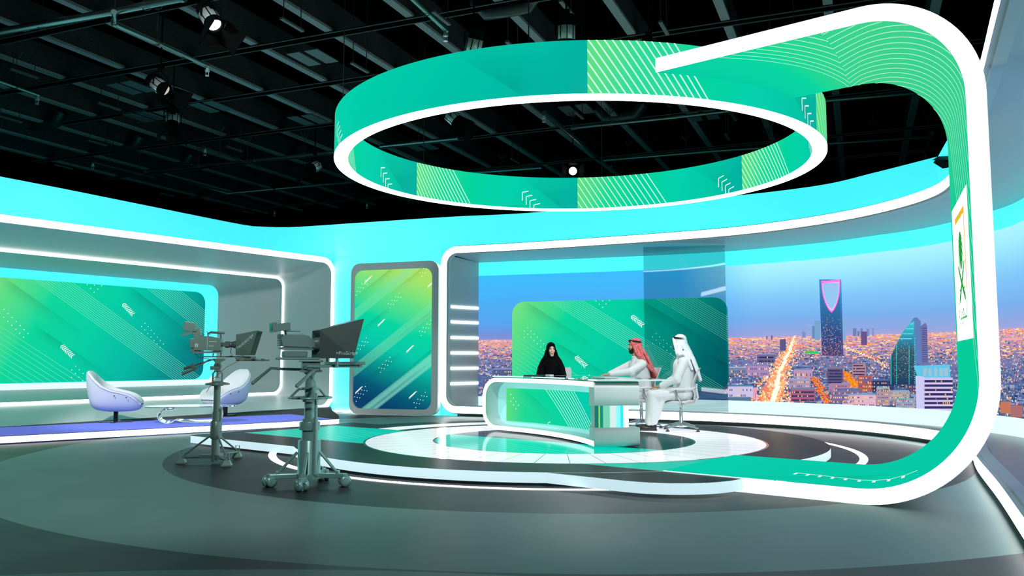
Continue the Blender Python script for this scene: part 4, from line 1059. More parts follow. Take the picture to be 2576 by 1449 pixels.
# table top: dark inset and clear glass overhang
def plate(u0, u1, o0, o1, z0, z1, n=30, r=.0):
    mb = MB(); A_ = [DK(u0 + (u1 - u0) * k / n, z1, o0) for k in range(n + 1)]; B_ = [DK(u0 + (u1 - u0) * k / n, z1, o1) for k in range(n + 1)]
    C_ = [Vector((p.x, p.y, z0)) for p in A_]; D_ = [Vector((p.x, p.y, z0)) for p in B_]
    loft(mb, A_, B_); loft(mb, C_, D_); loft(mb, A_, C_); loft(mb, B_, D_)
    for e in (0, -1): mb.face([A_[e], B_[e], D_[e], C_[e]])
    return mb
plate(.25, DL + .02, .05, .58, DZ1 + .001, DZ1 + .006).build('inlay', mat('desk_inlay_green', (.03, .20, .17), .08, emit=lin(0, 190, 160), es=.12), desk)
plate(.2, DL + .1, .02, 1.0, DZ1 + .015, DZ1 + .032).build('glass_top', glass('desk_glass', (.86, .97, .95), .10), desk)
mb = MB(); e_ = [DK(.2 + (DL - .1) * k / 30, 0, 1.0) for k in range(31)]
loft(mb, [Vector((p.x, p.y, DZ1 + .013)) for p in e_], [Vector((p.x, p.y, DZ1 + .034)) for p in e_]); f_ = [DK(DL + .102, 0, .02 + .98 * k / 4) for k in range(5)]
loft(mb, [Vector((p.x, p.y, DZ1 + .013)) for p in f_], [Vector((p.x, p.y, DZ1 + .034)) for p in f_]); mb.build('glass_edge', mat('glass_edge_pale', (.75, .92, .9), .15), desk)  # pale colour stands for light caught in the glass edge
# things lying on the desk
TZ = DZ1 + .033
def on_desk(u, off, size, m, name, label, cat, rz=0):
    p = DK(u, TZ + size[2] / 2, off); a_ = radians(DA0) - u / DR; mb = MB(); mb.box(p, size, (0, 0, a_ + rz)); tag(mb.build(name, m, bevel=.003, origin=(p.x, p.y, TZ)), label, cat)
on_desk(.95, .32, (.30, .42, .016), mat('laptop_black', (.012, .012, .014), .3), 'tablet', 'flat black tablet lying on the desk in front of the woman in black', 'tablet')
on_desk(1.32, .22, (.07, .12, .03), mat('paper_white', (.85, .85, .85), .5), 'note_block', 'small white note block on the desk beside the black tablet', 'notepad')
on_desk(2.45, .45, (.24, .32, .012), mat('paper_white', (.85, .85, .85), .5), 'paper_stack', 'thin stack of white papers on the desk near the silver end block', 'paper', .2)

# ================================================================== OFFICE CHAIRS
SHELL = mat('chair_shell_white', (.72, .73, .74), .45); MESHW = mat('chair_mesh_white', (.62, .64, .64), .8, noise=.15, nscale=300); ALU = mat('chair_aluminium', lin(185, 190, 190), .2, .85); FOOT = mat('chair_glide_dark', (.05, .05, .05), .5)
def office_chair(loc, rz, label):
    t = empty('office_chair', loc, label, 'chair', 'white swivel chairs of the presenters', rz)
    for k in range(4):
        a_ = pi / 4 + k * pi / 2; d = Vector((cos(a_), sin(a_), 0)); mb = MB()
        p0 = Vector((0, 0, .125)) + d * .03; p1 = Vector((0, 0, .055)) + d * .33; n_ = Vector((-d.y, d.x, 0))
        A_ = [p0 + n_ * .022 + Vector((0, 0, .02)), p0 - n_ * .022 + Vector((0, 0, .02)), p0 - n_ * .022 - Vector((0, 0, .035)), p0 + n_ * .022 - Vector((0, 0, .035))]
        B_ = [p1 + n_ * .015 + Vector((0, 0, .008)), p1 - n_ * .015 + Vector((0, 0, .008)), p1 - n_ * .015 - Vector((0, 0, .012)), p1 + n_ * .015 - Vector((0, 0, .012))]
        mb.grid([A_, B_], 0, False, True); mb.face(B_); mb.face(A_[::-1]); leg = mb.build('leg', ALU, t, bevel=.004)
        mb = MB(); q_ = p1 + Vector((0, 0, -.012)); mb.lathe([(.012, q_.z), (.014, .022), (.028, .018), (.030, 0.0)], (q_.x, q_.y, 0), n=14); mb.build('glide', FOOT, leg)
    mb = MB(); mb.lathe([(.034, .07), (.036, .13), (.030, .14), (.030, .30), (.022, .305), (.022, .41), (.05, .415), (.05, .43)], n=20); mb.build('column', ALU, t)
    # seat: shallow dished shell
    rows = []
    for z_, sc in ((.425, .6), (.432, .9), (.452, 1.0), (.462, .99), (.466, .9), (.462, .5), (.458, .05)):
        r_ = []
        for k in range(28):
            th = 2 * pi * k / 28; c_, s_ = cos(th), sin(th); x = .235 * sc * math.copysign(abs(c_) ** .7, c_); y = .235 * sc * math.copysign(abs(s_) ** .7, s_)
            r_.append((x, y + .02, z_ + (.02 * (y < -.1) * sc) - (.025 * max(0, y - .12) / .12 if y > .12 else 0) + .012 * abs(x) / .235))
        rows.append(r_)
    mb = MB(); mb.grid(rows, 0, True, True); mb.face(rows[0][::-1]); mb.face(rows[-1]); mb.build('seat', SHELL, t)
    # back: two-lobed shell waisted in the middle
    mb = MB(); F = []; Bk = []
    prof = [(.47, -.20, .15), (.50, -.225, .20), (.58, -.235, .215), (.66, -.215, .19), (.70, -.205, .17), (.76, -.215, .19), (.86, -.25, .215), (.96, -.29, .215), (.99, -.31, .20)]
    for z_, y_, w_ in prof:
        r_ = [( -w_ + 2 * w_ * k / 10, y_ + .05 * (abs(-1 + 2 * k / 10) ** 2), z_) for k in range(11)]; F.append(r_); Bk.append([(x, y - .014, z) for x, y, z in r_])
    mb.grid(F); mb.grid(Bk); 
    for e in (0, -1): loft(mb, F[e], Bk[e])
    for e in (0, -1): loft(mb, [r[e] for r in F], [r[e] for r in Bk])
    mb.build('backrest', MESHW, t)
    mb = MB(); mb.path([(0, -.05, .42), (0, -.20, .44), (0, -.27, .52), (0, -.245, .66), (0, -.25, .74)], .018, 10); mb.path([(-.19, -.19, .685), (0, -.232, .685), (.19, -.19, .685)], .014, 8); mb.build('back_support', SHELL, t)
    for sx in (-1, 1):
        mb = MB(); pts = [(sx * .10, .0, .43), (sx * .24, .02, .46), (sx * .275, .08, .56), (sx * .28, .10, .645)]
        mb.path(pts, [.016, .016, .017, .018], 10); arm = mb.build('armrest_post', ALU, t)
        mb = MB(); mb.path([(sx * .28, .19, .655), (sx * .28, .10, .66), (sx * .27, -.05, .66), (sx * .235, -.17, .67)], [.014, .018, .018, .014], 10); mb.build('armrest_pad', SHELL, arm)
    return t

# ================================================================== PEOPLE
def fuse(o, vox=.007, sm=6):
    r = o.modifiers.new('fuse', 'REMESH'); r.mode = 'VOXEL'; r.voxel_size = vox; r.use_smooth_shade = True
    c = o.modifiers.new('smooth', 'CORRECTIVE_SMOOTH' if False else 'SMOOTH'); c.factor = .6; c.iterations = sm
def rot2(p, c, a):       # turn a point about the vertical through c
    x, y = p[0] - c[0], p[1] - c[1]; return (c[0] + x * cos(a) - y * sin(a), c[1] + x * sin(a) + y * cos(a), p[2])
SKIN = lambda n, c: mat(n, c, .5, noise=.08, nscale=60)
def hand(mb, w_, d, up, side, curl=.25, sc=1.0, spread=.12):
    """w_: wrist, d: pointing direction, up: back of the hand, side: thumb side (+1/-1)"""
    d = Vector(d).normalized(); up = Vector(up); up = (up - d * up.dot(d)).normalized(); r_ = d.cross(up) * side; w_ = Vector(w_)
    mb.cap(w_ - d * .05, w_ + d * .005, .028 * sc, .026 * sc)
    for k in (-1, -.33, .33, 1): mb.cap(w_ + r_ * k * .016, w_ + d * .085 * sc + r_ * k * .030 * sc, .0155 * sc, .0125 * sc, 10)
    L = {1: .062, .33: .074, -.33: .068, -1: .050}
    for k, ln in L.items():
        b = w_ + d * .088 * sc + r_ * k * .030 * sc; dd = (d + r_ * k * spread).normalized(); seg = ln * sc / 2.2; c0 = curl
        for j in range(3):
            dd = (dd * cos(c0) - up * sin(c0)).normalized(); e = b + dd * seg * (1 - .12 * j); mb.cap(b, e, .0092 * sc, .0084 * sc, 8); b = e
    b = w_ + d * .028 * sc + r_ * .030 * sc; dd = (d * .72 + r_ * .75 - up * .25).normalized()
    for j in range(2): e = b + dd * .036 * sc; mb.cap(b, e, .0125 * sc, .010 * sc, 8); b = e; dd = (dd + d * .35 - up * .1).normalized()
def head_parts(mb, c, yaw, female=False, pitch=0.0):
    """c: centre of the skull; face looks along +Y turned by yaw"""
    P = lambda x, y, z: rot2((c[0] + x, c[1] + y, c[2] + z), c, yaw)
    k = .95 if female else 1.0
    mb.ball(P(0, -.012, .035), (.074 * k, .092 * k, .085), (0, 0, yaw), 20)
    mb.ball(P(0, .030, -.01), (.060 * k, .062, .085), (0, 0, yaw), 18)
    mb.ball(P(0, .042, -.062), (.044 * k, .045, .048), (0, 0, yaw), 14)
    mb.cap(P(-.008, .066, -.092), P(.008, .066, -.092), .024 * k)
    mb.cap(P(-.034, .074, .028), P(.034, .074, .028), .013)                           # brow ridge
    nk = .78 if female else 1.0; mb.cap(P(0, .085, .018), P(0, .102 if female else .106, -.020), .008 * nk, .0125 * nk); mb.ball(P(-.010 * nk, .096, -.024), .008 * nk, n=10); mb.ball(P(.010 * nk, .096, -.024), .008 * nk, n=10)
    for sx in (-1, 1):
        mb.ball(P(sx * .036, .060, -.022), (.022, .026, .024), n=12); mb.ball(P(sx * .073 * k, -.006, -.004), (.008, .020, .030), (0, 0, yaw + sx * .3), 12)
    mb.cap(P(-.018, .083, -.054), P(.018, .083, -.054), .010); mb.cap(P(-.014, .082, -.066), P(.014, .082, -.066), .010)
    return P
def face_bits(o, P, yaw, brow, lip, iris=(.03, .015, .01)):
    for sx in (-1, 1):
        mb = MB(); mb.ball(P(sx * .031, .0775, .008), (.0125, .010, .0062), (0, 0, yaw), 14); e = mb.build('eye', mat('eye_white', (.8, .8, .78), .2), o)
        mb = MB(); mb.ball(P(sx * .031, .0855, .008), (.0062, .0038, .0058), (0, 0, yaw), 10); mb.build('iris', mat('iris_dark', iris, .15), e)
        mb = MB(); mb.path([P(sx * .014, .091, .026), P(sx * .030, .091, .033), P(sx * .050, .076, .027)], [.0032, .0045, .002], 6); mb.build('eyebrow', brow, o)
        mb = MB(); mb.path([P(sx * .017, .083, .0105), P(sx * .031, .0875, .0155), P(sx * .046, .078, .0105)], [.0014, .0022, .0016], 6); mb.build('eyelashes', brow, o)
    mb = MB(); mb.path([P(-.027, .081, -.049), P(-.010, .0945, -.0555), (P(0, .0955, -.0575)), P(.010, .0945, -.0555), P(.027, .081, -.049)], [.002, .0052, .0050, .0052, .002], 8)
    mb.path([P(-.020, .084, -.061), P(0, .094, -.0665), P(.020, .084, -.061)], [.002, .0058, .002], 8); mb.build('lips', lip, o)

WHITE_CLOTH = mat('thobe_white_cotton', (.78, .80, .81), .8, bump=.9, nscale=9)
def red_check():
    m = bpy.data.materials.new('red_white_check_cloth'); m.use_nodes = True; nt = m.node_tree; b = nt.nodes['Principled BSDF']
    tc = nt.nodes.new('ShaderNodeTexCoord'); mp = nt.nodes.new('ShaderNodeMapping'); mp.inputs['Rotation'].default_value = (.5, .3, .6); nt.links.new(tc.outputs['Object'], mp.inputs[0])
    ck = nt.nodes.new('ShaderNodeTexChecker'); ck.inputs['Scale'].default_value = 95; nt.links.new(mp.outputs[0], ck.inputs[0])
    ck.inputs[1].default_value = (*lin(205, 30, 45), 1); ck.inputs[2].default_value = (*lin(235, 150, 150), 1)
    nt.links.new(ck.outputs[0], b.inputs['Base Color']); b.inputs['Roughness'].default_value = .85; return m
def sheet(mb, rows, th=.010):
    """cloth panel: rows of points, given a small thickness"""
    R1 = [[Vector(p) for p in r] for r in rows]; R2 = []
    for i, r in enumerate(R1):
        q_ = []
        for k, p in enumerate(r):
            a_ = r[min(k + 1, len(r) - 1)] - r[max(k - 1, 0)]; b_ = R1[min(i + 1, len(R1) - 1)][k] - R1[max(i - 1, 0)][k]; n_ = a_.cross(b_); n_ = n_.normalized() if n_.length > 1e-9 else Vector((0, 0, 1)); q_.append(p + n_ * th)
        R2.append(q_)
    mb.grid(R1); mb.grid(R2, flip=True)
    for e in (0, -1): loft(mb, R1[e], R2[e]); loft(mb, [r[e] for r in R1], [r[e] for r in R2])
def agal(o, P, tilt=0.0):
    mb = MB()
    for dz, rr in ((.072, 1.0), (.086, .985)):
        ring_ = [P(.088 * rr * sin(t_), -.012 + .104 * rr * cos(t_), dz + .014 * cos(t_)) for t_ in [2 * pi * k / 32 for k in range(33)]]; mb.path(ring_, .0085, 8)
    mb.build('head_cord', mat('agal_black', (.008, .008, .008), .7), o)

def man(loc, rz, label, skin, kuf, head_yaw, la, ra, beard_len, bmat=None, lean=0.0, sc=1.0, seat=.47, feet=True, scarf='long', la_hand=None, ra_hand=None):
    """seated man. la / ra = (elbow, wrist, hand direction, back-of-hand direction)"""
    hc = (0, .03 + lean, 1.345); sh = 1.13
    mb = MB(); P = head_parts(mb, hc, head_yaw)
    mb.cap((0, -.005 + lean, 1.10), (hc[0], hc[1] - .01, 1.27), .060, .054)
    mb.cap((0, -.02, .60), (0, -.02 + lean * .5, .98), .145, .150); mb.cap((-.10, -.02 + lean, 1.035), (.10, -.02 + lean, 1.035), .075)
    for sx, arm in ((-1, la), (1, ra)):
        el, wr, hd, hu = arm; S = Vector((sx * .185, -.02 + lean, 1.06)); mb.cap(S, el, .050, .042); mb.cap(el, wr, .040, .028); hand(mb, wr, hd, hu, sx * -1 if sx == 1 else 1, .16)
        K = Vector((sx * .11, .44, .53)); mb.cap((sx * .09, .02, .55), K, .078, .058); mb.cap(K, (sx * .11, .47, .10), .056, .034); mb.cap((sx * .11, .47, .06), (sx * .11, .52, .045), .030, .026)
    body = mb.build('person', skin, None); body.location = loc; body.rotation_euler = (0, 0, rz); body.scale = (sc, sc, sc); fuse(body, .0062, 3)
    tag(body, label, 'person')
    # robe
    mb = MB()
    mb.ball((0, -.03, .60), (.20, .17, .17)); mb.cap((0, -.035, .66), (0, -.03 + lean * .6, .98), .170, .165); mb.cap((-.115, -.025 + lean, 1.045), (.115, -.025 + lean, 1.045), .098)
    mb.cap((-.05, -.02 + lean, 1.12), (.05, -.02 + lean, 1.12), .070); mb.cap((0, -.004 + lean, 1.07), (0, .004 + lean, 1.14), .095, .070); mb.path([(.064 * sin(u), .006 + lean + .064 * cos(u), 1.178 - .014 * cos(u)) for u in [2 * pi * j / 20 for j in range(21)]], .012, 8)
    for sx, arm in ((-1, la), (1, ra)):
        el, wr, hd, hu = arm; S = Vector((sx * .185, -.02 + lean, 1.05)); w_ = Vector(wr) - (Vector(wr) - Vector(el)).normalized() * .02
        mb.cap(S, el, .072, .064); mb.cap(el, w_, .062, .047); mb.ball(Vector(el) + Vector((0, -.015, -.02)), (.060, .060, .055))
        K = Vector((sx * .105, .45, .545)); mb.cap((sx * .09, .0, .57), K, .115, .088); mb.cap(K, (sx * .10, .47, .17), .086, .10)
    for i in range(7):                                    # skirt hanging from the knees
        x = -.13 + .26 * i / 6; mb.cap((x * .9, .44, .55), (x * 1.1, .51 + .012 * (-1) ** i, .13), .060, .050 + .012 * (i % 2)); mb.cap((x * .8, .30, .53), (x * .9, .40, .20), .055, .05)
    rb = mb.build('robe', WHITE_CLOTH, body); fuse(rb, .009, 3)
    if feet:
        for sx in (-1, 1):
            y0 = .475 + (.02 if sx > 0 else -.01); mb = MB(); mb.ball((sx * .11, y0 + .0, .062), (.050, .070, .062)); mb.ball((sx * .11, y0 + .11, .046), (.052, .125, .042)); mb.box((sx * .11, y0 + .065, .012), (.075, .27, .022)); s_ = mb.build('shoe', mat('shoe_black', (.01, .01, .01), .3), body); fuse(s_, .008, 2)
    # beard
    mb = MB()
    mb.ball(P(0, .050, -.085), (.050, .046, .034 + beard_len)); mb.cap(P(-.048, .030, -.040), P(-.030, .068, -.085), .019); mb.cap(P(.048, .030, -.040), P(.030, .068, -.085), .019); mb.cap(P(-.050, .015, -.01), P(-.050, .028, -.05), .014); mb.cap(P(.050, .015, -.01), P(.050, .028, -.05), .014)
    mb.path([P(-.028, .084, -.060), P(-.018, .094, -.043), P(0, .099, -.040), P(.018, .094, -.043), P(.028, .084, -.060)], .0075, 8)
    bd = mb.build('beard', bmat or mat('beard_dark', (.012, .009, .007), .9, bump=.5, nscale=120), body); fuse(bd, .005, 2)
    face_bits(body, P, head_yaw, mat('brow_dark', (.012, .009, .007), .9), mat('lip_tan', (.36, .15, .11), .5))
    # scarf
    mb = MB()
    mb.ball(P(0, -.022, .060), (.088, .104, .082), (0, 0, head_yaw), 22); mb.ball(P(0, -.050, .0), (.090, .085, .11), (0, 0, head_yaw), 20)
    mb.cap(P(-.070, .055, .070), P(.070, .055, .070), .020); mb.cap(P(0, .078, .076), P(0, .070, .072), .020)
    for sx in (-1, 1):
        mb.path([P(sx * .068, .062, .068), P(sx * .084, .036, .02), P(sx * .094, .006, -.06), P(sx * .115, -.03, -.13), P(sx * .145, -.07, -.18)], [.017, .021, .024, .030, .034], 10)
        mb.path([P(sx * .07, -.02, .0), P(sx * .09, -.06, -.10), P(sx * .11, -.10, -.20)], [.04, .045, .05], 10)
    L_ = hc[2]
    tail = .60 if scarf == 'long' else .50
    for i in range(9):
        u = -1 + 2 * i / 8; yb = -.155 - .03 * (1 - u * u); wz = .012 * (i % 2)
        q0 = Vector(P(u * .07, -.085 - .02 * (1 - u * u), -.02)); q1 = Vector((u * .155, lean * .9 - .155 - .02 * (1 - abs(u)) - wz, 1.10)); q2 = Vector((u * .165, -.215 - .03 * (1 - abs(u)) - wz + lean * .5, .92)); q3 = Vector((u * .15, -.275 - wz, L_ - tail + .03 * abs(u)))
        mb.path([q0, (q0 + q1) / 2 + Vector((0, -.012, 0)), q1, q2, q3], [.030, .030, .028, .024, .016], 10)
    for sx in (-1, 1): mb.path([P(sx * .098, -.01, -.07), (sx * .15, lean - .06, 1.15), (sx * .165, lean - .10, 1.05), (sx * .17, -.15, .93)], [.028, .034, .03, .02], 10)
    sf = mb.build('headscarf', kuf, body); fuse(sf, .0075, 3)
    agal(body, P)
    return body
tanA = SKIN('skin_tan', lin(205, 155, 125)); tanB = SKIN('skin_brown', lin(178, 128, 88))
SZ = .13
# man in the white scarf, seen from behind right of the desk
c2 = at(1714, 1083, SZ)
office_chair((c2.x, c2.y, SZ), radians(84), 'white swivel chair under the man in the white headscarf')
man((c2.x + .02, c2.y, SZ), radians(84), 'seated person in white robe and white headscarf, hands on his knees', tanB, mat('scarf_white', (.80, .84, .86), .8, bump=.9, nscale=12), radians(-38),
    ((-.24, .10, .80), (-.13, .33, .68), (.12, .95, -.12), (-.1, .1, 1)), ((.25, .08, .80), (.15, .31, .68), (-.12, .95, -.12), (.1, .1, 1)), -.006, mat('short_beard_brown', (.07, .04, .025), .85), sc=1.03)
# man in the red checked scarf, leaning on the desk
c1 = Vector((2.15, 14.0, SZ))
office_chair((c1.x, c1.y, SZ), radians(108), 'white swivel chair under the man in the red checked headscarf')
man((c1.x - .02, c1.y, SZ), radians(108), 'seated person in white robe and red checked headscarf leaning on the desk', tanA, red_check(), radians(-16),
    ((-.27, .30, .93), (-.10, .58, .885), (.1, .97, -.05), (0, 0, 1)), ((.30, .26, .93), (.10, .50, .885), (-.25, .95, -.05), (0, 0, 1)), .012, None, lean=.06, sc=1.0, feet=True)
# woman in black behind the desk
wc = Vector((.655, 14.0, SZ))
office_chair((wc.x + .13, wc.y + .04, SZ), radians(178), 'white swivel chair behind the woman in the black veil')
def woman():
    BC = mat('abaya_black', (.003, .003, .004), .9, bump=.7, nscale=11, spec=.08); mb = MB(); hc = (.0, .02, 1.285); yaw = radians(12)
    P = head_parts(mb, hc, yaw, True)
    mb.cap((0, -.01, 1.05), (0, .0, 1.22), .05, .048); mb.cap((0, -.02, .60), (0, -.02, .95), .13, .13); mb.cap((-.09, -.02, 1.0), (.09, -.02, 1.0), .08)
    for sx in (-1, 1):
        el = Vector((sx * .23, .12, .80)); wr = Vector((sx * .08, .33, .76)); mb.cap((sx * .16, -.02, 1.0), el, .042, .036); mb.cap(el, wr, .034, .024); hand(mb, wr, (-sx * .4, .9, -.1), (0, 0, 1), -sx, .3, .9)
        K = Vector((sx * .10, .42, .53)); mb.cap((sx * .08, .02, .55), K, .075, .055); mb.cap(K, (sx * .09, .44, .10), .052, .034); mb.cap((sx * .09, .44, .05), (sx * .09, .55, .035), .033, .028)
    o = mb.build('person', SKIN('skin_light', lin(238, 190, 168)), None); o.location = wc; o.scale = (.9, .95, 1.0); o.rotation_euler = (0, 0, radians(178)); fuse(o, .006, 3)
    tag(o, 'seated smiling person in black veil and black robe behind the desk', 'person')
    face_bits(o, P, yaw, mat('brow_brown', (.03, .018, .012), .9), mat('lip_rose', (.55, .12, .13), .4))
    mb = MB(); mb.ball((0, -.03, .60), (.19, .17, .17)); mb.cap((0, -.03, .66), (0, -.02, .95), .155, .15); mb.cap((-.105, -.02, 1.0), (.105, -.02, 1.0), .088)
    for sx in (-1, 1):
        el = Vector((sx * .235, .12, .80)); wr = Vector((sx * .09, .31, .765)); mb.cap((sx * .165, -.02, 1.0), el, .068, .070); mb.cap(el, wr, .066, .055); mb.cap((sx * .20, .0, .92), (sx * .24, .05, .62), .07, .09)
        K = Vector((sx * .095, .42, .54)); mb.cap((sx * .08, .0, .57), K, .11, .085); mb.cap(K, (sx * .09, .45, .10), .084, .09)
    mb.cap((0, .43, .52), (0, .46, .12), .08, .08)
    fuse(mb.build('robe', BC, o), .009, 3)
    mb = MB(); mb.ball(P(0, -.030, .030), (.088, .100, .102), (0, 0, yaw), 22); mb.ball(P(0, -.04, -.06), (.085, .08, .10), (0, 0, yaw), 20)
    ringp = [P(.070 * sin(t_), .040 + .020 * max(0, cos(t_)) - .012 * min(0, cos(t_)), -.022 + .094 * cos(t_)) for t_ in [2 * pi * k / 30 for k in range(31)]]
    mb.path(ringp, .0165, 8); mb.ball(P(0, .022, .082), (.070, .060, .034), (0, 0, yaw), 18); mb.path([P(-.06, .03, -.10), P(0, .055, -.135), P(.06, .03, -.10)], .030, 10); mb.path([P(-.07, .0, -.13), P(0, .045, -.17), P(.07, .0, -.13)], .040, 10)
    mb.path([(-.10, .02, 1.10), (0, .10, 1.04), (.10, .02, 1.10)], .045, 10); mb.path([(-.14, .02, 1.06), (0, .115, .97), (.13, .03, 1.04)], .045, 10)
    for sx in (-1, 1): mb.path([P(sx * .075, -.01, .0), P(sx * .095, -.01, -.11), (sx * .145, -.01, 1.08), (sx * .20, .0, .97), (sx * .235, .0, .80)], [.03, .045, .06, .06, .05], 10)
    mb.cap((0, -.06, 1.14), (0, -.10, .92), .10, .13); mb.cap((0, .05, 1.06), (0, .09, .90), .075, .08)
    fuse(mb.build('veil', BC, o), .007, 3)
woman()

# ================================================================== STUDIO CAMERAS ON PEDESTALS
CG = mat('camera_grey_green', lin(132, 158, 150), .36, .35); CGD = mat('camera_dark_grey', lin(98, 114, 108), .45, .3); PED = mat('pedestal_paint', lin(150, 192, 186), .28, .4); HOOD = mat('hood_dark_cloth', lin(100, 128, 118), .6)
HOODM = mat('hood_sheen', lin(98, 112, 108), .3, .45); TXT = mat('print_pale', lin(190, 215, 220), .5, emit=lin(150, 180, 185), es=.25); RUB = mat('rubber_dark', (.03, .035, .035), .6)
def ang(v): return atan2(v[1], v[0])
def HP(x, z, x0, xb, xt, zb, zt, y0, y1):
    xe = xb + (xt - xb) * (z - zb) / (zt - zb); return Vector((x, -(y0 + (y1 - y0) * (x - x0) / (xe - x0)) - .009, z))
def castor(t, leg, c, yaw, r=.055):
    mb = MB(); ax = Vector((-sin(yaw), cos(yaw), 0)); c = Vector(c)
    mb.box(c + Vector((0, 0, r + .045)), (.05, .05, .05), (0, 0, yaw)); mb.box(c + Vector((0, 0, r)), (.03, .026, .11), (0, 0, yaw)); f = mb.build('castor', PED, leg, bevel=.004)
    mb = MB()
    for sg in (-1, 1):
        q_ = c + Vector((0, 0, r)) + ax * sg * .034; mb.lathe([(r * .55, -.019), (r, -.017), (r, .017), (r * .55, .019)], q_, ax * sg, 24); mb.lathe([(r * .4, .019), (r * .4, .024)], q_, ax * sg, 16)
    mb.build('wheel', PED, leg)
# --- near camera (local X = aiming direction)
b = at(776, 1221, 0)
t = empty('studio_camera', (b.x, b.y, 0), 'larger nearer television camera with open dark prompter hood on a wheeled pedestal', 'camera', rz=radians(26))
yaw = radians(26)
mb = MB(); mb.lathe([(.115, .10), (.118, .12), (.112, .13), (.112, .44), (.105, .45)], n=36); mb.lathe([(.078, .45), (.078, .66)], n=28); mb.lathe([(.10, .55), (.103, .56), (.103, .62), (.10, .63)], n=28); mb.lathe([(.058, .66), (.058, 1.04)], n=24); mb.lathe([(.085, .83), (.085, .87)], n=24); mb.lathe([(.10, .96), (.10, .975)], n=24); mb.lathe([(.046, 1.04), (.046, 1.10), (.065, 1.11), (.065, 1.14)], n=24); mb.build('column', PED, t)
mb = MB(); mb.tube((.03, -.13, .12), (.03, -.13, .92), .016); mb.tube((.03, -.13, .12), (.03, -.13, .68), .024); mb.build('side_tube', PED, t)
mb = MB(); mb.path([(.21 * cos(k * pi / 18), .21 * sin(k * pi / 18), .87) for k in range(37)], .011, 8)
for k in range(3): a_ = k * 2 * pi / 3 + .5; mb.path([(.06 * cos(a_), .06 * sin(a_), .96), (.12 * cos(a_), .12 * sin(a_), .955), (.205 * cos(a_), .205 * sin(a_), .872)], .013, 8)
mb.build('steering_ring', PED, t)
mb = MB(); mb.prism([(.14 * cos(a_), .14 * sin(a_)) for a_ in [k * pi / 3 - yaw for k in range(6)]], lambda x, y: Vector((x, y, .07)), lambda x, y: Vector((x, y, .12)), 0); mb.build('base', PED, t, bevel=.006)
for a_ in (radians(196) - yaw, radians(274) - yaw, radians(352) - yaw, radians(80) - yaw):
    d = Vector((cos(a_), sin(a_), 0)); mb = MB(); mb.box(d * .25 + Vector((0, 0, .10)), (.28, .055, .045), (0, 0, a_)); leg = mb.build('leg', PED, t, bevel=.005)
    mb = MB(); mb.tube(d * .30 + Vector((0, 0, .125)), d * .115 + Vector((0, 0, .33)), .015); mb.box(d * .30 + Vector((0, 0, .13)), (.03, .05, .04), (0, 0, a_)); mb.build('brace', PED, leg)
    castor(t, leg, d * .375, a_ + yaw * 0 + .6)
mb = MB(); mb.lathe([(.04, -.09), (.055, -.085), (.055, -.03), (.048, -.028), (.048, .028), (.055, .03), (.055, .085), (.04, .09)], (0, 0, 1.185), (1, 0, 0), 28); mb.box((0, 0, 1.185), (.16, .15, .06)); mb.box((0, 0, 1.135), (.20, .14, .02)); mb.box((0, 0, 1.235), (.22, .13, .014)); mb.build('pan_head', CG, t, bevel=.004)
for sy, e_ in ((.10, (-.34, .30, 1.165)), (-.10, (-.03, -.27, 1.15))):
    k_ = Vector(e_); mb = MB(); mb.path([(.06, sy, 1.15), (-.05, sy, 1.15), (-.05 + (k_.x + .05) * .6, sy + (k_.y - sy) * .55, 1.155), k_, k_ + Vector((-.17, .03 if sy > 0 else -.05, -.15))], [.014, .014, .014, .015, .018], 10); mb.ball(k_ + Vector((-.17, .03 if sy > 0 else -.05, -.15)), .02); mb.build('pan_bar', CG, t)
mb = MB(); mb.box((.0, 0, 1.262), (.42, .07, .018)); mb.tube((-.22, .04, 1.262), (.20, .04, 1.262), .012); mb.tube((-.22, -.04, 1.262), (.20, -.04, 1.262), .012); mb.build('slide_plate', PED, t, bevel=.003)
mb = MB(); mb.box((-.04, 0, 1.305), (.24, .10, .06)); 
mb.prism([(-.17, 1.35), (.14, 1.345), (.13, 1.365), (.03, 1.39), (-.12, 1.385), (-.20, 1.37)], lambda x, z: Vector((x, -.055, z)), lambda x, z: Vector((x, .055, z)))
mb.prism([(-.17, 1.385), (.15, 1.375), (.14, 1.43), (.09, 1.485), (.03, 1.50), (-.14, 1.50), (-.19, 1.47)], lambda x, z: Vector((x, -.075, z)), lambda x, z: Vector((x, .075, z))); mb.build('body', CG, t, bevel=.010)
mb = MB()
for k in range(4): mb.box((-.19, 0, 1.395 + .022 * k), (.03, .13, .012))
mb.box((-.185, 0, 1.485), (.04, .12, .035)); mb.build('rear_panel', CGD, t, bevel=.003)
mb = MB(); mb.box((-.17, 0, 1.575), (.14, .15, .075), (0, -.1, 0)); mb.box((-.255, 0, 1.570), (.05, .17, .095), (0, -.1, 0)); mb.tube((-.13, 0, 1.50), (-.14, 0, 1.56), .012); mb.box((-.07, 0, 1.535), (.16, .05, .008)); vf = mb.build('viewfinder', CG, t, bevel=.006)
mb = MB(); mb.box((-.281, 0, 1.570), (.004, .12, .065)); mb.build('viewfinder_screen', mat('dark_glass', (.01, .015, .015), .1), vf)
mb = MB(); mb.lathe([(.045, .14), (.045, .17), (.052, .172), (.052, .20), (.048, .202), (.048, .22), (.058, .222), (.060, .30), (.055, .31)], (0, 0, 1.425), (1, 0, 0), 32)
for k in range(20): a_ = 2 * pi * k / 20; mb.box((.21, .051 * cos(a_), 1.425 + .051 * sin(a_)), (.03, .006, .006), (-a_, 0, 0) if False else None)
mb.box((.335, 0, 1.425), (.07, .125, .11)); mb.build('lens', CG, t, bevel=.004)
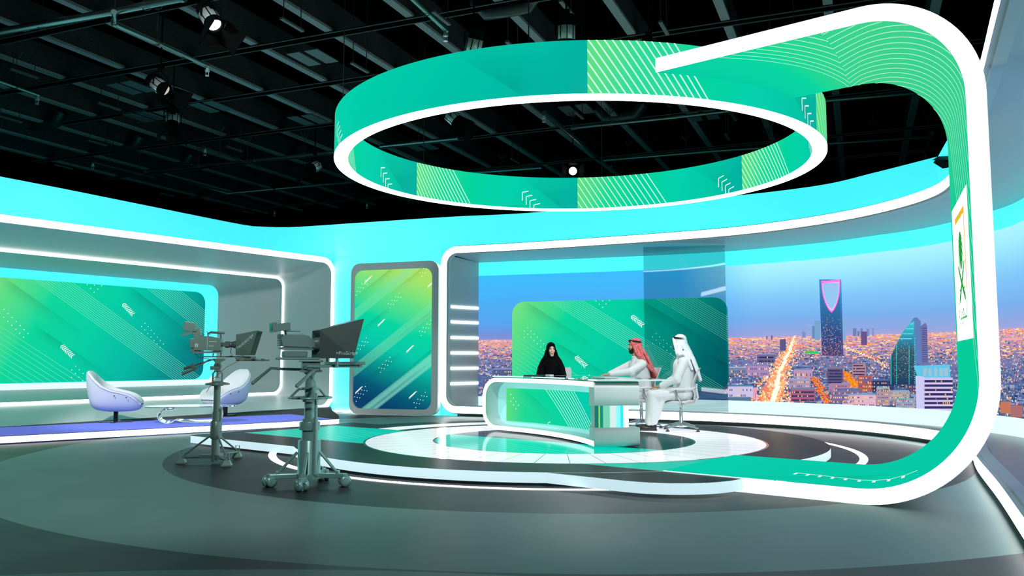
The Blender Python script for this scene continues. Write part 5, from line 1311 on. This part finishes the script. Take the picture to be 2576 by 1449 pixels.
mb = MB(); mb.tube((.36, 0, 1.425), (.375, 0, 1.425), .045, n=28); mb.build('lens_glass', mat('dark_glass', (.01, .015, .015), .1), t)
def hood(t, x0, x1, x1b, y0, y1, zb0, zt0, zb1, zt1, m, closed_back=False):
    Q = lambda x, y, z: Vector((x, y, z)); mb = MB()
    A_ = [Q(x0, -y0, zb0), Q(x0, y0, zb0), Q(x0, y0, zt0), Q(x0, -y0, zt0)]; B_ = [Q(x1b, -y1, zb1), Q(x1b, y1, zb1), Q(x1, y1, zt1), Q(x1, -y1, zt1)]
    for k in (1, 2, 3):
        a_, b_ = A_[k], A_[(k + 1) % 4]; c_, d_ = B_[(k + 1) % 4], B_[k]; mb.face([a_, b_, c_, d_]); n_ = (b_ - a_).cross(d_ - a_).normalized() * .004; mb.face([v + n_ for v in (a_, b_, c_, d_)])
        for p_, q_ in ((a_, d_), (b_, c_), (d_, c_), (a_, b_)): mb.face([p_, q_, q_ + n_, p_ + n_])
    if closed_back: mb.face(A_)
    return mb.build('prompter_hood', m, t)
h1 = hood(t, .24, .66, .56, .17, .27, 1.265, 1.545, 1.265, 1.66, HOODM)
mb = MB(); mb.face([(.30, -.17, 1.30), (.30, .17, 1.30), (.52, .19, 1.54), (.52, -.19, 1.54)]); mb.build('prompter_glass', glass('prompter_glass', (.75, .85, .85), .1), t)
mb = MB(); mb.box((.47, 0, 1.215), (.34, .34, .030)); mb.build('prompter_monitor', CG, t, bevel=.004)
mb = MB()
for sy in (-.12, .12): mb.tube((.06, sy, 1.185), (.60, sy, 1.185), .013); mb.box((.60, sy, 1.185), (.03, .04, .035))
for sy in (-.20, .20): mb.tube((.34, sy, 1.185), (.34, sy, 1.59), .015); 
mb.tube((.34, -.21, 1.185), (.34, .21, 1.185), .015); mb.build('prompter_rail', PED, t)
mb = MB(); text_mb(mb, '>ProScript', .046, lambda p: HP(.49 + p.x, 1.315 + p.y, .24, .56, .66, 1.265, 1.66, .17, .27), 0); mb.build('lettering', TXT, h1)
for c_ in t.children:
    if c_.name.split('.')[0] in ('slide_plate', 'body', 'rear_panel', 'viewfinder', 'lens', 'lens_glass', 'prompter_hood', 'prompter_glass', 'prompter_monitor', 'prompter_rail'): c_.location.x -= .125
    if c_.name.split('.')[0] in ('prompter_hood', 'prompter_glass'): c_.location.x -= .07
# --- far camera
b = at(541, 1166, 0)
t = empty('studio_camera', (b.x, b.y, 0), 'smaller farther television camera with closed prompter hood on a slim three-footed dolly', 'camera', rz=radians(8))
yaw = radians(8)
mb = MB(); mb.lathe([(.050, .02), (.050, .62)], n=24); mb.lathe([(.062, .30), (.068, .31), (.068, .50), (.062, .51)], n=24); mb.lathe([(.040, .62), (.040, .94)], n=22); mb.box((.045, 0, .58), (.03, .06, .16)); mb.lathe([(.03, .93), (.075, .935), (.05, .985), (.02, .99)], n=20); mb.build('column', CG, t)
mb = MB(); mb.path([(.135 * cos(k * pi / 18), .135 * sin(k * pi / 18), .955) for k in range(37)], .010, 8)
for k in range(4): a_ = k * pi / 2 + .4; mb.tube((.04 * cos(a_), .04 * sin(a_), .975), (.13 * cos(a_), .13 * sin(a_), .957), .010)
mb.build('steering_ring', CG, t)
mb = MB()
mb.path([(-.055, 0, .97), (-.055, 0, 1.08), (-.03, 0, 1.115), (.03, 0, 1.115), (.055, 0, 1.08), (.055, 0, .97)], .011, 8); mb.tube((0, 0, 1.03), (0, 0, 1.11), .012); mb.tube((0, 0, 1.03), (0, 0, 1.036), .03); mb.build('yoke', CG, t)
for px_, py_ in ((456, 1166), (481 + 90, 1173), (597, 1151)):
    w_ = at(px_, py_, 0); v = Vector((w_.x - b.x, w_.y - b.y, 0)); v.rotate(Euler((0, 0, -yaw))); d = v.normalized(); L = v.length
    mb = MB(); mb.tube(d * .03 + Vector((0, 0, .085)), d * L + Vector((0, 0, .075)), .017); mb.box(d * .10 + Vector((0, 0, .085)), (.16, .05, .045), (0, 0, ang(d))); leg = mb.build('leg', CG, t)
    mb = MB(); mb.tube(d * (L - .03) + Vector((0, 0, .10)), d * .07 + Vector((0, 0, .33)), .012); mb.build('brace', CG, leg)
    mb = MB(); c_ = d * L; mb.grid([[Vector((c_.x + x * s_, c_.y + y * s_, z)) for x, y in ((-1, -1), (1, -1), (1, 1), (-1, 1))] for z, s_ in ((0, .055), (.015, .055), (.065, .030), (.075, .028))], 0, False, True); mb.face([Vector((c_.x + x * .028, c_.y + y * .028, .075)) for x, y in ((-1, -1), (1, -1), (1, 1), (-1, 1))])
    mb.path([c_ + Vector((-.022, 0, .07)), c_ + Vector((-.022, 0, .15)), c_ + Vector((.022, 0, .15)), c_ + Vector((.022, 0, .07))], .007, 6); mb.build('foot', CG, leg)
mb = MB(); mb.lathe([(.02, -.035), (.045, -.03), (.045, .03), (.02, .035)], (0, 0, 1.175), (0, 1, 0), 28); mb.lathe([(.034, .036), (.034, .040)], (0, 0, 1.175), (0, -1, 0), 24)
mb.prism([(-.055, 1.265), (.09, 1.265), (.085, 1.245), (.035, 1.225), (.035, 1.165), (-.035, 1.165), (-.03, 1.225), (-.05, 1.245)], lambda x, z: Vector((x, -.04, z)), lambda x, z: Vector((x, .04, z))); mb.box((-.05, 0, 1.15), (.07, .07, .045)); mb.box((0, 0, 1.125), (.07, .06, .03)); mb.build('pan_head', CG, t, bevel=.004)
for sy, k_, e_ in ((.05, Vector((-.33, .16, 1.175)), Vector((-.44, .19, 1.14))), (-.05, Vector((-.25, -.14, 1.14)), Vector((-.38, -.17, 1.08)))):
    mb = MB(); mb.path([(-.03, sy, 1.25), (-.09, sy * 1.5, 1.25), k_], .009, 8); mb.box(k_, (.05, .04, .05), (0, .5, 0)); mb.tube(k_, e_, .018); mb.build('pan_bar', CGD, t)
mb = MB(); mb.box((.0, 0, 1.285), (.30, .07, .012)); mb.tube((-.17, .03, 1.287), (.24, .03, 1.287), .008); mb.tube((-.17, -.03, 1.287), (.24, -.03, 1.287), .008); mb.tube((-.06, 0, 1.29), (-.06, 0, 1.33), .006); mb.tube((.03, 0, 1.29), (.03, 0, 1.33), .006); mb.build('slide_plate', CGD, t)
mb = MB()
P_ = [(-.22, 1.36), (-.18, 1.33), (.10, 1.325), (.115, 1.34), (.115, 1.505), (-.05, 1.525), (-.21, 1.53), (-.24, 1.50)]
mb.prism([(-.20, 1.365), (-.20, 1.535), (-.02, 1.535), (.115, 1.505), (.115, 1.36)], lambda x, z: Vector((x, -.065, z)), lambda x, z: Vector((x, .065, z)))
mb.prism([(-.215, 1.33), (.115, 1.33), (.115, 1.365), (.06, 1.368), (-.01, 1.352), (-.10, 1.35), (-.17, 1.368), (-.215, 1.36)], lambda x, z: Vector((x, -.045, z)), lambda x, z: Vector((x, .045, z)))
mb.box((-.225, 0, 1.45), (.06, .11, .12)); mb.box((-.21, 0, 1.375), (.05, .08, .08), (0, .5, 0)); body = mb.build('body', CG, t, bevel=.008)
mb = MB(); mb.box((-.17, -.0665, 1.425), (.036, .002, .040)); mb.build('number_plate', mat('plate_pale', lin(200, 215, 212), .5), body)
mb = MB(); text_mb(mb, '1', .038, lambda p: Vector((-.17 + p.x, -.069, 1.425 + p.y)), 0); mb.build('lettering', mat('print_dark', (.02, .03, .03), .5), body)
mb = MB(); mb.box((-.045, -.066, 1.45), (.003, .002, .15)); mb.box((.0, -.0665, 1.416), (.06, .002, .006)); mb.box((.02, -.0665, 1.47), (.09, .002, .006)); mb.build('side_trim', TXT, body)
mb = MB(); mb.path([(-.05, 0, 1.52), (-.055, 0, 1.57), (-.02, 0, 1.585), (.14, 0, 1.575)], [.007, .010, .014, .012], 8); mb.path([(.10, 0, 1.50), (.095, 0, 1.575)], .010, 8); mb.build('carry_handle', CGD, body)
mb = MB(); mb.box((-.27, 0, 1.65), (.13, .10, .115), (0, .18, 0)); mb.box((-.18, 0, 1.585), (.09, .08, .11), (0, -.15, 0)); mb.prism([(-.36, 1.54), (-.22, 1.575), (-.22, 1.60), (-.35, 1.565)], lambda x, z: Vector((x, -.05, z)), lambda x, z: Vector((x, .05, z))); mb.tube((-.20, -.04, 1.61), (-.20, -.055, 1.61), .018); mb.build('viewfinder', CG, t, bevel=.006)
mb = MB(); mb.lathe([(.026, .115), (.026, .15), (.040, .155), (.040, .20), (.034, .205), (.036, .25), (.044, .255), (.044, .28)], (0, 0, 1.435), (1, 0, 0), 28); mb.box((.17, -.035, 1.435), (.08, .03, .05)); mb.build('lens', CGD, t)
mb = MB(); mb.grid([[Vector((.275, y * .045, 1.435 + z * .045)) for y, z in ((-1, -1), (1, -1), (1, 1), (-1, 1))], [Vector((.335, y * .15, 1.42 + z * .12)) for y, z in ((-1, -1), (1, -1), (1, 1), (-1, 1))]], 0, False, True); mb.build('lens_cowl', HOOD, t)
h2 = hood(t, .335, .64, .54, .15, .20, 1.305, 1.55, 1.305, 1.60, HOOD, True)
mb = MB(); mb.box((.47, 0, 1.275), (.29, .26, .035)); mb.build('prompter_monitor', CG, t, bevel=.006)
mb = MB()
for sy in (-.06, .06): mb.tube((.22, sy, 1.245), (.60, sy, 1.245), .008); mb.box((.42, sy, 1.248), (.02, .03, .03)); mb.box((.53, sy, 1.248), (.02, .03, .03))
mb.build('prompter_rail', CGD, t)
mb = MB(); ca, sa = cos(radians(36)), sin(radians(36)); text_mb(mb, '>autoscript', .062, lambda p: HP(.465 + (p.x * ca - p.y * sa), 1.468 + (p.x * sa + p.y * ca), .335, .54, .64, 1.305, 1.60, .15, .20), 0); mb.build('lettering', TXT, h2)
mb = MB(); mb.path([(.42, -.14, 1.27), (.28, -.16, 1.24), (.12, -.12, 1.16), (-.02, -.10, 1.03), (-.10, -.11, .86)], .0035, 6); mb.build('orange_cable', mat('cable_orange', lin(190, 120, 60), .5), t)
mb = MB(); mb.path([(-.24, 0, 1.40), (-.28, -.02, 1.34), (-.22, -.03, 1.28), (-.10, -.05, 1.26)], .0035, 6); mb.path([(.16, -.04, 1.42), (.15, -.05, 1.34), (.18, -.05, 1.30), (.10, -.04, 1.285)], .0035, 6); mb.path([(-.10, 0, 1.55), (-.15, 0, 1.60)], .003, 6); mb.build('cable', RUB, t)

for c_ in t.children:
    nm_ = c_.name.split('.')[0]
    if nm_ in ('body', 'viewfinder', 'lens', 'lens_cowl'): c_.location.x -= .075
    if nm_ in ('prompter_hood', 'prompter_monitor'): c_.scale.x = .84; c_.location.x -= .05
    if nm_ == 'lens_cowl': c_.location.x += .02
# ================================================================== LOUNGE CHAIRS AND TABLE
LEA = mat('white_leather', (.80, .81, .85), .38, coat=.1); LES = mat('white_shell_fabric', (.66, .70, .76), .6, bump=.15, nscale=180); BLM = mat('black_metal', (.008, .009, .012), .35, .5)
def subs(lv=2):
    def f(o):
        m = o.modifiers.new('sub', 'SUBSURF'); m.levels = lv; m.render_levels = lv
    return f
t = empty('lounge_chair', (0, 0, 0), '', 'chair', 'white lounge chairs on the low platform')
#        rim (y, z, halfwidth)      inner centre (y,z)     outer centre (y,z)
ST = [((-.46, .93, .10), (-.455, .935), (-.47, .93)), ((-.42, .90, .22), (-.38, .90), (-.485, .88)), ((-.33, .80, .31), (-.30, .74), (-.47, .70)), ((-.20, .68, .365), (-.245, .57), (-.445, .49)),
      ((-.04, .60, .385), (-.15, .47), (-.40, .29)), ((.12, .565, .385), (.05, .445), (-.24, .215)), ((.27, .52, .37), (.24, .45), (.16, .205)), ((.39, .43, .32), (.39, .43), (.40, .225)), ((.45, .34, .22), (.465, .35), (.46, .28))]
T_ = [-1, -.93, -.75, -.45, 0, .45, .75, .93, 1]
inner = []; outer = []
for (ry, rz_, rw), (iy, iz), (oy, oz) in ST:
    inner.append([(rw * (.98 if abs(u) == 1 else 1) * u, iy + (ry - iy) * abs(u) ** 2.4, iz + (rz_ - iz) * abs(u) ** 2.4 + (.012 if abs(u) in (.93,) else 0)) for u in T_])
    outer.append([(rw * 1.0 * (math.copysign(abs(u) ** .75, u) if u else 0), oy + (ry - oy) * abs(u) ** 3.0, oz + (rz_ - oz) * abs(u) ** 3.0) for u in T_])
mb = MB(); mb.grid(inner, 0, True); i0 = len(mb.v); mb.grid([[(x * .97, y - .035, z - .035) for x, y, z in r] for r in inner], 0, True, flip=True)
n_ = len(T_)
def rimjoin(mb, A_, B_):
    for e in (0, -1): loft(mb, A_[e], B_[e], 0, True)
    for e in (0, -1): loft(mb, [r[e] for r in A_], [r[e] for r in B_], 0, True)
rimjoin(mb, inner, [[(x * .97, y - .035, z - .035) for x, y, z in r] for r in inner])
def weld(o):
    w_ = o.modifiers.new('weld', 'WELD'); w_.merge_threshold = .0008; subs(2)(o)
mb.build('upholstery', LEA, t, mods=weld)
low = [[(x * 1.0, y - .030, z - .030) for x, y, z in r] for r in outer]; up = [[(x * .93, y * 1.0 - .02, z - .025) for x, y, z in r] for r in inner]
mb = MB(); mb.grid(low, 0, True); rimjoin(mb, low, up); mb.build('shell', LES, t, mods=weld)
mb = MB()
for sx in (-1, 1):
    for (y_, z_) in ((.02, .49), (.22, .46)): mb.ball((sx * .395, y_, z_), .011, n=8)
mb.build('button', BLM, t)
mb = MB(); mb.box((0, 0, .205), (.22, .22, .016)); mb.box((0, 0, .11), (.07, .07, .19)); mb.lathe([(.03, .0), (.03, .02)], n=12); st_ = mb.build('stem', BLM, t, bevel=.004)
mb = MB()
for a_ in (0, pi / 2): mb.box((0, 0, .010), (.56, .09, .018), (0, 0, a_))
mb.build('foot', BLM, t, bevel=.005)
p1_ = at(291, 1062, .12); p2_ = at(566, 1046, .12)
t.location = (p1_.x, p1_.y, .12); t.rotation_euler = (0, 0, radians(-74)); t['label'] = 'white lounge chair seen from the side, left of the glass coffee table'
dup(t, (p2_.x, p2_.y, .12), radians(150), 'white lounge chair turned toward the viewer behind the farther studio camera')
# scroll coffee table
GLT = glass('table_glass', (.90, .97, 1.0), .45)
pc = at(480, 1062, .12); t = empty('coffee_table', (pc.x, pc.y, .12), 'low clear glass coffee table with a curled scroll base between the lounge chairs', 'table', rz=radians(18))
mb = MB(); pl = [(.78 * math.copysign(abs(cos(k * pi / 24)) ** .8, cos(k * pi / 24)), .42 * math.copysign(abs(sin(k * pi / 24)) ** .8, sin(k * pi / 24))) for k in range(48)]
mb.prism(pl, lambda x, y: Vector((x, y, .285)), lambda x, y: Vector((x, y, .300))); mb.build('table_top', GLT, t)
sc_ = []
for k in range(20): a_ = radians(60 + 250 * k / 19); sc_.append((-.38 + .16 * cos(a_), .125 + .125 * sin(a_) ))
sc_ += [(-.25, .06), (-.12, .02), (.1, .008), (.30, .006)]
for k in range(14): a_ = radians(-80 + 190 * k / 13); sc_.append((.42 + .13 * cos(a_), .14 + .135 * sin(a_)))
mb = MB(); 
for yy in (0,): mb.grid([[Vector((x, -.27, z + .004)) for x, z in sc_], [Vector((x, .27, z + .004)) for x, z in sc_]], 0, True); cx_ = sum(x for x, z in sc_) / len(sc_); mb.grid([[Vector((x * .975, -.27, .13 + (z - .13) * .9)) for x, z in sc_], [Vector((x * .975, .27, .13 + (z - .13) * .9)) for x, z in sc_]], 0, True)
mb.build('scroll_base', GLT, t)
mb = MB(); mb.path([Vector((x, -.27, z + .006)) for x, z in sc_], .006, 6); mb.path([Vector((x, .27, z + .006)) for x, z in sc_], .005, 6); mb.build('polished_edge', mat('glass_edge_pale', (.75, .92, .9), .15), t)

# ================================================================== CEILING FITTINGS
SIL = mat('lamp_casing_silver', lin(215, 225, 225), .3, .3); BKM = mat('lamp_black', (.005, .006, .006), .9, spec=.05); LIT = glow('lamp_lens_lit', (1, .97, .88), 6.0); WARM = glow('lamp_lens_dim', lin(220, 215, 190), .8)
def fixture(px, py, z, aim, lit, label, s=1.0, roll=0.0):
    p = at(px, py, z); t = empty('spotlight', p, label, 'spotlight', 'spotlights on the ceiling grid')
    d = (Vector(aim) - p).normalized(); q_ = d.to_track_quat('Z', 'Y').to_matrix()
    W = lambda x, y, zz: q_ @ Vector((x * s, y * s, zz * s))
    mb = MB(); mb.lathe([(r * s, h * s) for r, h in ((.05, -.30), (.105, -.28), (.115, -.24), (.115, -.12))], (0, 0, 0), d, 24); mb.box(W(0, .10, -.16), (.10 * s, .08 * s, .2 * s), q_); mb.build('rear_housing', BKM, t)
    mb = MB(); mb.lathe([(r * s, h * s) for r, h in ((.118, -.12), (.128, -.115), (.128, .08), (.12, .085))], (0, 0, 0), d, 24, caps=False)
    mb.build('casing', SIL, t)
    mb = MB()
    for k in range(8): a_ = k * pi / 4; mb.box(W(.129 * cos(a_), .129 * sin(a_), -.02), (.012 * s, .012 * s, .19 * s), q_)
    mb.lathe([(r * s, h * s) for r, h in ((.132, .08), (.135, .09), (.135, .16), (.10, .165), (.10, .12))], (0, 0, 0), d, 24, caps=False); mb.build('front_ring', BKM, t)
    mb = MB(); mb.lathe([(r * s, h * s) for r, h in ((.10, .10), (.095, .125), (.05, .14))], (0, 0, 0), d, 24); mb.build('lens', LIT if lit else WARM, t)
    for k in range(4):
        a_ = k * pi / 2 + roll; c_, s_ = cos(a_), sin(a_); L_ = .30 if k % 2 == 0 else .24; w0, w1 = .12, (.20 if k % 2 == 0 else .10); o_ = .45 if k % 2 == 0 else .3
        R_ = lambda u, r, h: W(c_ * r - s_ * u, s_ * r + c_ * u, h); mb = MB()
        for e in (0, .006): mb.face([R_(-w0, .135 + e, .16), R_(w0, .135 + e, .16), R_(w1, .135 + e + L_ * o_, .16 + L_), R_(-w1, .135 + e + L_ * o_, .16 + L_)])
        mb.build('barn_door', BKM, t)
    up = 9.2 - p.z; mb = MB(); sd = q_ @ Vector((1, 0, 0)); sd.z = 0; sd = sd.normalized() * .16 * s
    mb.path([sd, sd + Vector((0, 0, .20 * s)), Vector((0, 0, .28 * s)), -sd + Vector((0, 0, .20 * s)), -sd], .010 * s, 6); mb.tube((0, 0, .28 * s), (0, 0, up), .014 * s, n=8); mb.box((0, 0, .34 * s), (.10, .07, .06)); mb.build('yoke', BKM, t)
fixture(530, 48, 6.0, (-1.0, 9.2, 1.5), True, 'brightly lit silver spotlight at the top left with one dark flap hanging down')
fixture(403, 218, 6.0, (-2.2, 12.6, 3.0), False, 'silver spotlight with big dark flaps just below left of the lit spotlight')
fixture(434, 303, 6.0, (-6.0, 14.5, 1.0), False, 'small silver spotlight hanging under the flaps of another, pointing straight down')
fixture(792, 420, 6.0, (-8.0, 16.5, 3.0), False, 'silver spotlight aimed down left, just left of the hanging ring')
fixture(1192, 118, 6.0, (-1.3, 13.5, 3.2), False, 'tilted silver spotlight peeking over the near left edge of the ring')
fixture(1425, 86, 6.0, (.8, 13.0, 1.0), False, 'upright silver spotlight peeking over the top of the ring, with black rear box')
fixture(1140, 298, 6.0, (1.5, 15.5, 3.5), False, 'silver spotlight with a hanging flap seen through the left part of the ring')
fixture(1441, 430, 6.0, (.6, 6.0, 2.2), True, 'round glowing spotlight facing the viewer, seen through the middle of the ring')
fixture(1632, 122, 6.3, (3.0, 12.0, 2.0), False, 'small dark spotlight mostly hidden behind the ring under the arch end', .7)

PIP = mat('pipe_steel', lin(120, 150, 145), .3, .85); PID = mat('hanger_dark', (.05, .06, .06), .5, .4)
def head_at(mb, p):
    mb.lathe([(.022, 0), (.022, -.05), (.034, -.055), (.034, -.085), (.014, -.09), (.014, -.12)], p, (0, 0, 1), 10) if False else None
    p = Vector(p); mb.tube(p, p - Vector((0, 0, .07)), .028, n=10); mb.tube(p - Vector((0, 0, .07)), p - Vector((0, 0, .10)), .04, n=10); mb.path([p + Vector((.022, 0, -.10)), p + Vector((.026, 0, -.15)), p + Vector((0, 0, -.17)), p + Vector((-.026, 0, -.15)), p + Vector((-.022, 0, -.10))], .006, 6); mb.tube(p - Vector((0, 0, .17)), p - Vector((0, 0, .178)), .035, n=10)
def pipe(segs, r, z, label, heads=(), hang=2):
    P0 = at(*segs[0], z); t = empty('sprinkler_pipe', P0, label, 'pipe', 'steel pipes under the roof', world=True)
    mb = MB(); pts = [at(*q_, z) for q_ in segs]
    mb.path(pts, r, 10)
    for a_, b_ in zip(pts, pts[1:]):
        n_ = max(1, int((b_ - a_).length / 1.7))
        for k in range(n_ + 1): c_ = a_ + (b_ - a_) * k / n_; dd = (b_ - a_).normalized(); mb.tube(c_ - dd * .03, c_ + dd * .03, r * 1.18, n=10)
    mb.build('tube', PIP, t)
    for k in range(hang):
        i = min(len(pts) - 2, int(k * (len(pts) - 1) / max(hang, 1))); f = (k + .5) / hang * (len(pts) - 1) - i; c_ = pts[i] + (pts[i + 1] - pts[i]) * min(max(f, .05), .95)
        mb = MB(); mb.tube(c_, (c_.x, c_.y, 9.2), .007, n=6); mb.path([c_ + Vector((r * 1.5 * sin(u), 0, r * 1.5 * cos(u))) for u in [2 * pi * j / 12 for j in range(13)]], .007, 6)
        mb.path([Vector((c_.x - .10, c_.y, 6.98)), Vector((c_.x - .04, c_.y, 6.86)), Vector((c_.x + .04, c_.y, 6.86)), Vector((c_.x + .10, c_.y, 6.98))], .012, 6); mb.build('hanger', PID, t)
    for h in heads: mb = MB(); head_at(mb, at(*h, z)); mb.build('sprinkler_head', SIL, t)
pipe([(-60, 90), (283, 30), (460, -5)], .055, 6.45, 'thickest steel pipe crossing the upper left corner of the ceiling', hang=2)
pipe([(287, 32), (288, 60), (400, 110), (520, 165)], .035, 6.3, 'thin branch pipe dropping from the thick upper left pipe toward the lit spotlight', heads=((522, 166),), hang=2)
pipe([(-20, 198), (93, 238)], .035, 6.3, 'short pipe with a sprinkler head at the far left edge', heads=((94, 239),), hang=1)
pipe([(234, 408), (385, 446)], .030, 6.3, 'thin pipe with sprinkler head low at the left, above the cyan header', heads=((234, 409),), hang=2)
pipe([(900, 376), (640, 404), (368, 430), (573, 487), (950, 452)], .045, 6.4, 'bent pipe loop left of the ring above the cyan header', hang=4)
pipe([(515, 372), (655, 420)], .030, 6.3, 'thin pipe with sprinkler head between the lower spotlights left of the ring', heads=((516, 373),), hang=2)
pipe([(592, 500), (690, 530)], .030, 6.3, 'short lowest branch pipe ending in a sprinkler head', heads=((691, 531),), hang=1)
pipe([(838, 478), (922, 510)], .030, 6.3, 'short branch pipe with sprinkler head beside the left lower rim of the ring', heads=((923, 511),), hang=1)
pipe([(1020, -20), (1121, 75)], .040, 6.4, 'diagonal pipe with sprinkler head above the left shoulder of the ring', heads=((1121, 76),), hang=1)
pipe([(900, 362), (1000, 398)], .035, 6.4, 'thin pipe behind the left lower rim of the ring', hang=1)
pipe([(960, 368), (1150, 348)], .045, 6.5, 'level pipe below the flap spotlight inside the ring view', hang=1)
pipe([(1370, 285), (1445, 345), (1512, 404)], .045, 6.4, 'bright diagonal pipe running through the centre of the ring', heads=((1368, 287),), hang=1)
pipe([(1512, 404), (1800, 380), (2340, 345)], .045, 6.5, 'long level pipe in the right half of the ring running on to the arch leg', hang=4)
pipe([(1440, 322), (1700, 295), (1980, 262), (2330, 232)], .040, 6.6, 'upper level pipe seen between ring rim and arch', hang=4)
pipe([(1170, 436), (1360, 422)], .050, 6.5, 'thick short pipe left of the glowing round spotlight', hang=1)
pipe([(1828, 265), (1850, 300)], .035, 6.2, 'short hanging pipe stub under the right rim of the ring', heads=(), hang=1)
pipe([(2345, 335), (2330, 390)], .035, 6.2, 'short pipe stub beside the arch leg', hang=1)
pipe([(1538, 420), (1590, 460)], .030, 6.4, 'thin diagonal pipe right of the glowing round spotlight', hang=1)
# trapeze hangers: flat bars on two drop rods
HL = ((735, 62, 'trapeze bracket right of the lit spotlight'), (1110, 45, 'trapeze bracket near the top, above the left side of the ring'), (905, 170, 'trapeze bracket left above the ring shoulder'), (60, 185, 'trapeze bracket at the left edge above a short pipe'),
      (275, 268, 'trapeze bracket below left of the flapped spotlight'), (25, 300, 'trapeze bracket low at the left edge'), (160, 420, 'lowest left trapeze bracket above the cyan header'), (245, 360, 'trapeze bracket above the low left pipe'), (590, 375, 'trapeze bracket near the lower spotlight'),
      (1290, 118, 'trapeze bracket between the two spotlights over the ring'), (1425, 20, 'trapeze bracket high above the upright spotlight'), (1457, 290, 'trapeze bracket inside the ring beside the bright diagonal pipe'), (1296, 405, 'trapeze bracket inside the ring left of the round spotlight'), (1670, 70, 'trapeze bracket above the arch tip'),
      (1830, 345, 'trapeze bracket in the right part of the ring'), (420, 490, 'trapeze bracket low above the header corner'), (530, 505, 'trapeze bracket right of the header corner'), (625, 535, 'farthest small trapeze bracket above the header'))
for (px_, py_, lb) in HL:
    p = at(px_, py_, 6.55); t = empty('trapeze_hanger', p, lb, 'bracket', 'trapeze brackets under the roof'); g_ = GD * .22
    mb = MB(); mb.box((0, 0, 0), (.06, .56, .035), (0, 0, atan2(GD.y, GD.x) - pi / 2)); mb.build('bar', mat('hanger_bar', (.12, .14, .14), .5, .3), t)
    for sg in (-1, 1): mb = MB(); mb.tube(g_ * sg, g_ * sg + Vector((0, 0, 2.65)), .008, n=6); mb.build('rod', PID, t)
# round duct humps seen low between the joists
for (px_, py_, lb) in ((115, 312, 'black duct hump at the left between the joists'), (315, 370, 'black duct hump below the flapped spotlights'), (445, 412, 'small black duct hump above the bent pipe'), (1275, 22, 'black duct hump at the top above the ring'), (1560, 295, 'black duct hump inside the ring')):
    p = at(px_, py_, 7.0); mb = MB(); mb.path([p - ED * .55 + Vector((0, 0, .25)), p - ED * .35, p, p + ED * .35, p + ED * .55 + Vector((0, 0, .25))], .14, 12); tag(mb.build('ceiling_duct', mat('duct_black', (.02, .028, .028), .35), origin=tuple(p)), lb, 'duct', 'black ducts in the roof')
